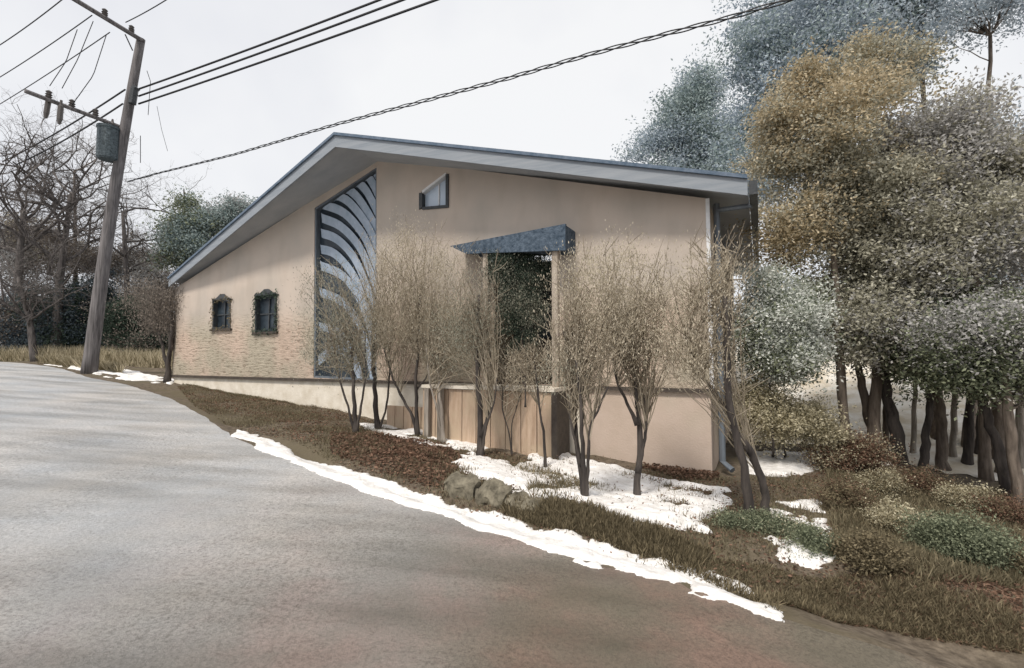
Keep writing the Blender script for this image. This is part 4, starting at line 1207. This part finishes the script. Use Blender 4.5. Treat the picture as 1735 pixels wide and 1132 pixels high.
# --- left wood: bare trees
def bare(label, bpx, Y, path, r0, seed, levels=5, spread=.75, name='bare_tree', bm='greybark', group='bare trees and shrubs on the left', nb=7, L0=3.2):
    g_ = at(bpx[0], bpx[1], Y); b0 = Vector((g_.x, g_.y, gz(g_.x, g_.y)))
    t = empty(name, b0, label, 'tree', group)
    r_ = random.Random(seed); q = MB(); tw = MB()
    T = resample([b0 - Vector((0, 0, .2))] + [at(x, y, Y) for x, y in path], 10)
    q.tube([p - b0 for p in T], [r0 * (1 - .6 * k / 10) for k in range(11)], 9)
    def grow(p, d, L, r, lv):
        n = 5; pts = [p]; dd = d.copy()
        for _ in range(n):
            dd = (dd + Vector((r_.gauss(0, .28), r_.gauss(0, .28), r_.gauss(.04, .2)))).normalized()
            pts.append(pts[-1] + dd * L / n)
        (q if lv > 2 else tw).tube(pts, [r * (1 - .5 * k / n) for k in range(n + 1)], 6 if lv > 2 else 3, cap=False)
        if lv <= 0: return
        for _ in range(3):
            k = r_.randint(2, n)
            a = Vector((r_.gauss(0, 1), r_.gauss(0, 1), r_.gauss(.25, .8))).normalized()
            grow(pts[k], (dd * (1 - spread * .6) + a * spread).normalized(), L * r_.uniform(.5, .78), r * .55, lv - 1)
    for i in range(nb):
        k = r_.randint(4, 10)
        a = Vector((r_.gauss(0, 1), r_.gauss(0, 1), r_.uniform(.1, 1.2))).normalized()
        grow(T[k] - b0, a, L0 * r_.uniform(.6, 1.1), r0 * .30, levels)
    q.build('trunk', M[bm], t, smooth=True); tw.build('crown', M[bm], t)
    return t
bare('gnarled bare tree at the far left edge', (20, 600), 27, [(30, 480), (40, 350)], .28, 81, nb=13, L0=4.4)
bare('spreading bare tree with twisting limbs left of the pole', (95, 600), 26, [(100, 480), (120, 330)], .26, 82, nb=14, L0=4.2)
bare('bare tree just right of the utility pole', (215, 600), 27, [(215, 480), (208, 360)], .2, 83, nb=11, L0=3.4)
bare('slim bare tree with an upright pale trunk behind the pole', (128, 600), 30, [(128, 450), (126, 290)], .16, 84, nb=7, L0=2.6, bm='bark')
bare('low twisting bare tree among the dark undergrowth', (60, 600), 24, [(50, 540), (30, 470)], .18, 85, nb=11, L0=3.0)
# evergreens on the left
def lefttree(label, px, Y, blobs, n, lm, seed, top, mixm=None, size=.14, clump=.4, name='evergreen_tree', cat='tree', tr=.16):
    g_ = at(px, 600, Y); b0 = Vector((g_.x, g_.y, gz(g_.x, g_.y)))
    return tree(name, label, cat, b0, [(px, 560), (px, top)], Y, tr, tr * .2, [px_blob(x, y, Y, rx, ry) for x, y, rx, ry in blobs], n, size, clump, lm, 'darkbark', seed, None if name == 'evergreen_tree' else 'dark undergrowth on the left', 50, 26, .6, mixm=mixm)
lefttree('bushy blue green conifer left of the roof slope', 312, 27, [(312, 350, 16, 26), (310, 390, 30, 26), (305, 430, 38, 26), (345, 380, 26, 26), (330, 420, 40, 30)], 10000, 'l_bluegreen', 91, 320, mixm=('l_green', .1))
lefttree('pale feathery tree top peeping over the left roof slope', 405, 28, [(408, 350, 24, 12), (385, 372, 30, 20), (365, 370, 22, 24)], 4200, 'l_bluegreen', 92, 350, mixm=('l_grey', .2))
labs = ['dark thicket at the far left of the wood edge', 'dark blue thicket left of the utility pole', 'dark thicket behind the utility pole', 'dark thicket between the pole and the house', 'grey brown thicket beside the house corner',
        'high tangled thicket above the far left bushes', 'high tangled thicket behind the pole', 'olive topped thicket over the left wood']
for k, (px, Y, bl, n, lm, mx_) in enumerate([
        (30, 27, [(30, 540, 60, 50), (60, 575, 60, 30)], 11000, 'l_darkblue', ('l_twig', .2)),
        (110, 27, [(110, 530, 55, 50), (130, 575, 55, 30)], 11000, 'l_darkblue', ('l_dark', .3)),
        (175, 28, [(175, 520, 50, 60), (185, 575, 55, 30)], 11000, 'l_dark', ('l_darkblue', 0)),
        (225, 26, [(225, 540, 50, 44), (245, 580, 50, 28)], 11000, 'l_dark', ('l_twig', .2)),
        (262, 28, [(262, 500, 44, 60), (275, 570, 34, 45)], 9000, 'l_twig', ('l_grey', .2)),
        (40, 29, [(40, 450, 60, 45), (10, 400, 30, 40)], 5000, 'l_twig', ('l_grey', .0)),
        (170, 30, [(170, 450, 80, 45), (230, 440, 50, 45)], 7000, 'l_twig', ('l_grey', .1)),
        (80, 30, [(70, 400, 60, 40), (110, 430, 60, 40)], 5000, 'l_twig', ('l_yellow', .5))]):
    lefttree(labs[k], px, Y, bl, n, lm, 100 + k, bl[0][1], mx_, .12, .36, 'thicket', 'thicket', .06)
# pale slender saplings in front of the dark wood
for k, (px, tp) in enumerate([(8, 505), (42, 545), (82, 540), (106, 535), (186, 560), (212, 565), (228, 560)]):
    g_ = at(px, 590, 24.5); b0 = Vector((g_.x, g_.y, gz(g_.x, g_.y)))
    q = MB(); tt = at(px + random.uniform(-5, 5), tp, 24.5) - b0
    q.tube(wiggle((0, 0, -.1), tt, 6, .05), [.045, .04, .035, .03, .025, .02, .012], 5)
    for j in range(4):
        s_ = Vector((0, 0, 0)).lerp(tt, random.uniform(.4, .95)); q.tube(wiggle(s_, s_ + Vector((random.uniform(-.5, .5), 0, random.uniform(.2, .6))), 3, .1), [.016, .012, .009, .004], 4)
    tag(q.build('sapling', M['white'] if k == 0 else M['palebark']), ['pale straight sapling at the very left edge', 'short pale sapling in the left undergrowth', 'forked pale sapling left of the pole', 'bright pale sapling nearest the pole on its left',
        'pale sapling just right of the pole', 'pale sapling between the pole and the house', 'pale sapling nearest the house corner tree'][k], 'sapling', 'pale saplings before the dark wood')

# ------------------------------------------------------------------ ground cover
def scatter(poly_px, n, seed, dens=None, excl=True):
    poly = np.array([tuple(ground(*p))[:2] for p in poly_px]); r = np.random.default_rng(seed)
    x0, y0 = poly.min(0); x1, y1 = poly.max(0)
    res = []; got = 0
    while got < n:
        x = r.uniform(x0, x1, 4 * n); y = r.uniform(y0, y1, 4 * n)
        k = inside(poly, x, y)
        if excl: k &= (sdist(road_poly, x, y) < -.02)
        # not under the house
        u = (x - PR.x) * ex.x + (y - PR.y) * ex.y; v = (x - PR.x) * ey.x + (y - PR.y) * ey.y
        k &= ~((u < .05) & (v > -.02) & (v < DEPTH))
        if dens: k &= wob(x, y, dens[0], dens[1]) + r.normal(size=len(x)) * .2 > dens[2]
        p = np.stack([x[k], y[k]], 1); 
        if len(p) == 0: break
        res.append(p); got += len(p)
    p = np.vstack(res)[:n]
    return np.column_stack([p, height(p[:, 0], p[:, 1])])
def litter(poly, n, m, seed, size, lift, label, name, dens=None, cat='leaf litter'):
    p = scatter(poly, n, seed, dens); r = np.random.default_rng(seed); p[:, 2] += r.uniform(0, lift, len(p))
    q = MB(); q.quads(leaf_quads(p, size, .75, .6, None, seed))
    return tag(q.build(name, M[m]), label, cat, None, 'stuff')
def blades(poly, n, m, seed, h, label, name, dens=None, cat='grass', wd=.0035, lean=.4):
    p = scatter(poly, n, seed, dens); r = np.random.default_rng(seed)
    k = len(p)
    d = np.column_stack([r.normal(size=k) * lean, r.normal(size=k) * lean, np.ones(k)]); d /= np.linalg.norm(d, axis=1)[:, None]
    H = h * r.uniform(.4, 1.3, k)[:, None]
    a = r.uniform(0, math.pi, k); s_ = np.column_stack([np.cos(a), np.sin(a), np.zeros(k)]) * wd
    tipd = d + np.column_stack([r.normal(size=k) * .07, r.normal(size=k) * .07, np.zeros(k)])
    P = np.stack([p - s_, p + s_, p + d * H * .6 + s_ * .7, p + tipd * H], 1)
    q = MB(); q.quads(P)
    return tag(q.build(name, M[m]), label, cat, None, 'stuff')
bank = [(300, 655), (520, 665), (650, 725), (760, 755), (940, 780), (1220, 808), (1420, 800), (1735, 830), (1735, 1000), (1500, 985), (1400, 985), (1320, 1020), (1180, 990), (1000, 930), (850, 885), (700, 835), (600, 800), (480, 745), (400, 728), (330, 690)]
litter(bank, 22000, 'l_litter', 201, .021, .05, 'dead brown leaves covering the bank between road and house', 'leaf_litter', (1.7, 3, -.35))
litter([(560, 735), (640, 735), (760, 755), (790, 790), (740, 830), (640, 800), (560, 770)], 7000, 'l_litter', 202, .032, .06, 'thick reddish leaf litter under the left shrubs', 'leaf_litter')
litter([(1080, 790), (1215, 800), (1220, 815), (1150, 815)], 1500, 'l_litter', 203, .03, .08, 'reddish leaves heaped against the tan foundation', 'leaf_litter')
blades(bank, 40000, 'l_grass', 204, .085, 'dry olive grass tufts along the bank', 'dry_grass', (2.3, 5, -.05))
blades([(860, 850), (1000, 865), (1120, 905), (1200, 940), (1180, 975), (1040, 930), (900, 890), (850, 870)], 20000, 'l_brownstem', 205, .13, 'dark tangled dry stems just above the snow strip', 'dry_stems', None, 'dry stems', .0025, .45)
blades([(880, 790), (1000, 815), (1080, 850), (1010, 870), (900, 850)], 2600, 'l_grass', 206, .14, 'sparse straw coloured stems poking through the snow', 'dry_stems', (3, 2, .2), 'dry stems', .004, .5)
blades([(1400, 800), (1735, 840), (1735, 1000), (1560, 990), (1420, 950)], 40000, 'l_grass', 207, .15, 'rough brown grass on the slope under the right hand trees', 'dry_grass', (1.5, 8, -.35), 'grass', .0032, .5)
litter([(1400, 800), (1735, 840), (1735, 1000), (1560, 990), (1420, 950)], 16000, 'l_litter', 208, .03, .06, 'brown leaf litter on the slope under the right hand trees', 'leaf_litter')
blades([(62, 616), (140, 615), (290, 616), (280, 634), (215, 636), (150, 628), (100, 620)], 11000, 'l_straw', 209, .42, 'tall straw coloured grass around the utility pole', 'dry_grass', (1.1, 5, .05), 'grass', .010, .35)
_far = np.array([(-34, 25.8), (-13.5, 22.3), (-13.5, 26), (-34, 30)])
_r = np.random.default_rng(3); _t = _r.uniform(0, 1, (22000, 2))
_p = (_far[0] * (1 - _t[:, :1]) + _far[1] * _t[:, :1]) * (1 - _t[:, 1:]) + (_far[3] * (1 - _t[:, :1]) + _far[2] * _t[:, :1]) * _t[:, 1:]
_p = _p[sdist(road_poly, _p[:, 0], _p[:, 1]) < -.1]
_p = np.column_stack([_p, height(_p[:, 0], _p[:, 1])]); _k = len(_p)
_d = np.column_stack([_r.normal(size=_k) * .3, _r.normal(size=_k) * .3, np.ones(_k)]) * (_r.uniform(.25, .95, _k)[:, None])
_s = np.array([.02, 0, 0])
_q = MB(); _q.quads(np.stack([_p - _s, _p + _s, _p + _d * .6 + _s * .7, _p + _d], 1))
tag(_q.build('dry_grass', M['l_straw']), 'rough straw coloured grass under the dark thickets on the left', 'grass', None, 'stuff')
blades([(300, 650), (520, 660), (600, 700), (540, 690), (400, 672)], 5000, 'l_grass', 210, .07, 'short dry grass beside the cream foundation', 'dry_grass', None, 'grass', .008, .5)
# snow-free dark tufts standing along the strip edge
blades([(1060, 950), (1130, 960), (1300, 1015), (1320, 1040), (1200, 995), (1080, 960)], 1500, 'l_brownstem', 211, .14, 'dark wiry stems sticking out of the lower snow strip', 'dry_stems', (4, 6, .1), 'dry stems', .004, .8)

blades([(1180, 945), (1300, 960), (1400, 985), (1400, 1010), (1320, 1020), (1200, 975)], 6000, 'l_brownstem', 212, .06, 'dark stems put in as the shade of the hollow beside the lower end of the snow strip', 'dry_stems', None, 'dry stems', .003, .9)  # dark stems scattered here to imitate the shadow in the ditch

verge = [(1290, 1015), (1400, 985), (1735, 985), (1735, 1110), (1640, 1095), (1500, 1070), (1400, 1050)]
blades(verge, 16000, 'l_brownstem', 213, .085, 'short rough brown grass on the verge at the lower right', 'dry_grass', (1.2, 4, -.1), 'grass', .0022, .7)
litter(verge, 6000, 'l_litter', 214, .018, .02, 'small dead leaves and grit on the lower right verge', 'leaf_litter')

litter(bank, 26000, 'l_grass', 215, .016, .01, 'fine grit and leaf crumbs over the bare soil of the bank', 'leaf_crumbs')
blades([(700, 770), (900, 790), (1220, 815), (1240, 850), (1200, 905), (1010, 862), (840, 812), (760, 800)], 1800, 'l_brownstem', 216, .12, 'scattered dead weeds standing through the snow of the front bed', 'dry_stems', (3.3, 12, .25), 'dry stems', .003, .5)
litter([(770, 775), (960, 765), (1230, 820), (1240, 850), (1200, 905), (1010, 862), (840, 812)], 1200, 'l_litter', 217, .016, .13, 'few dead leaves dropped on the front snow', 'leaf_litter')
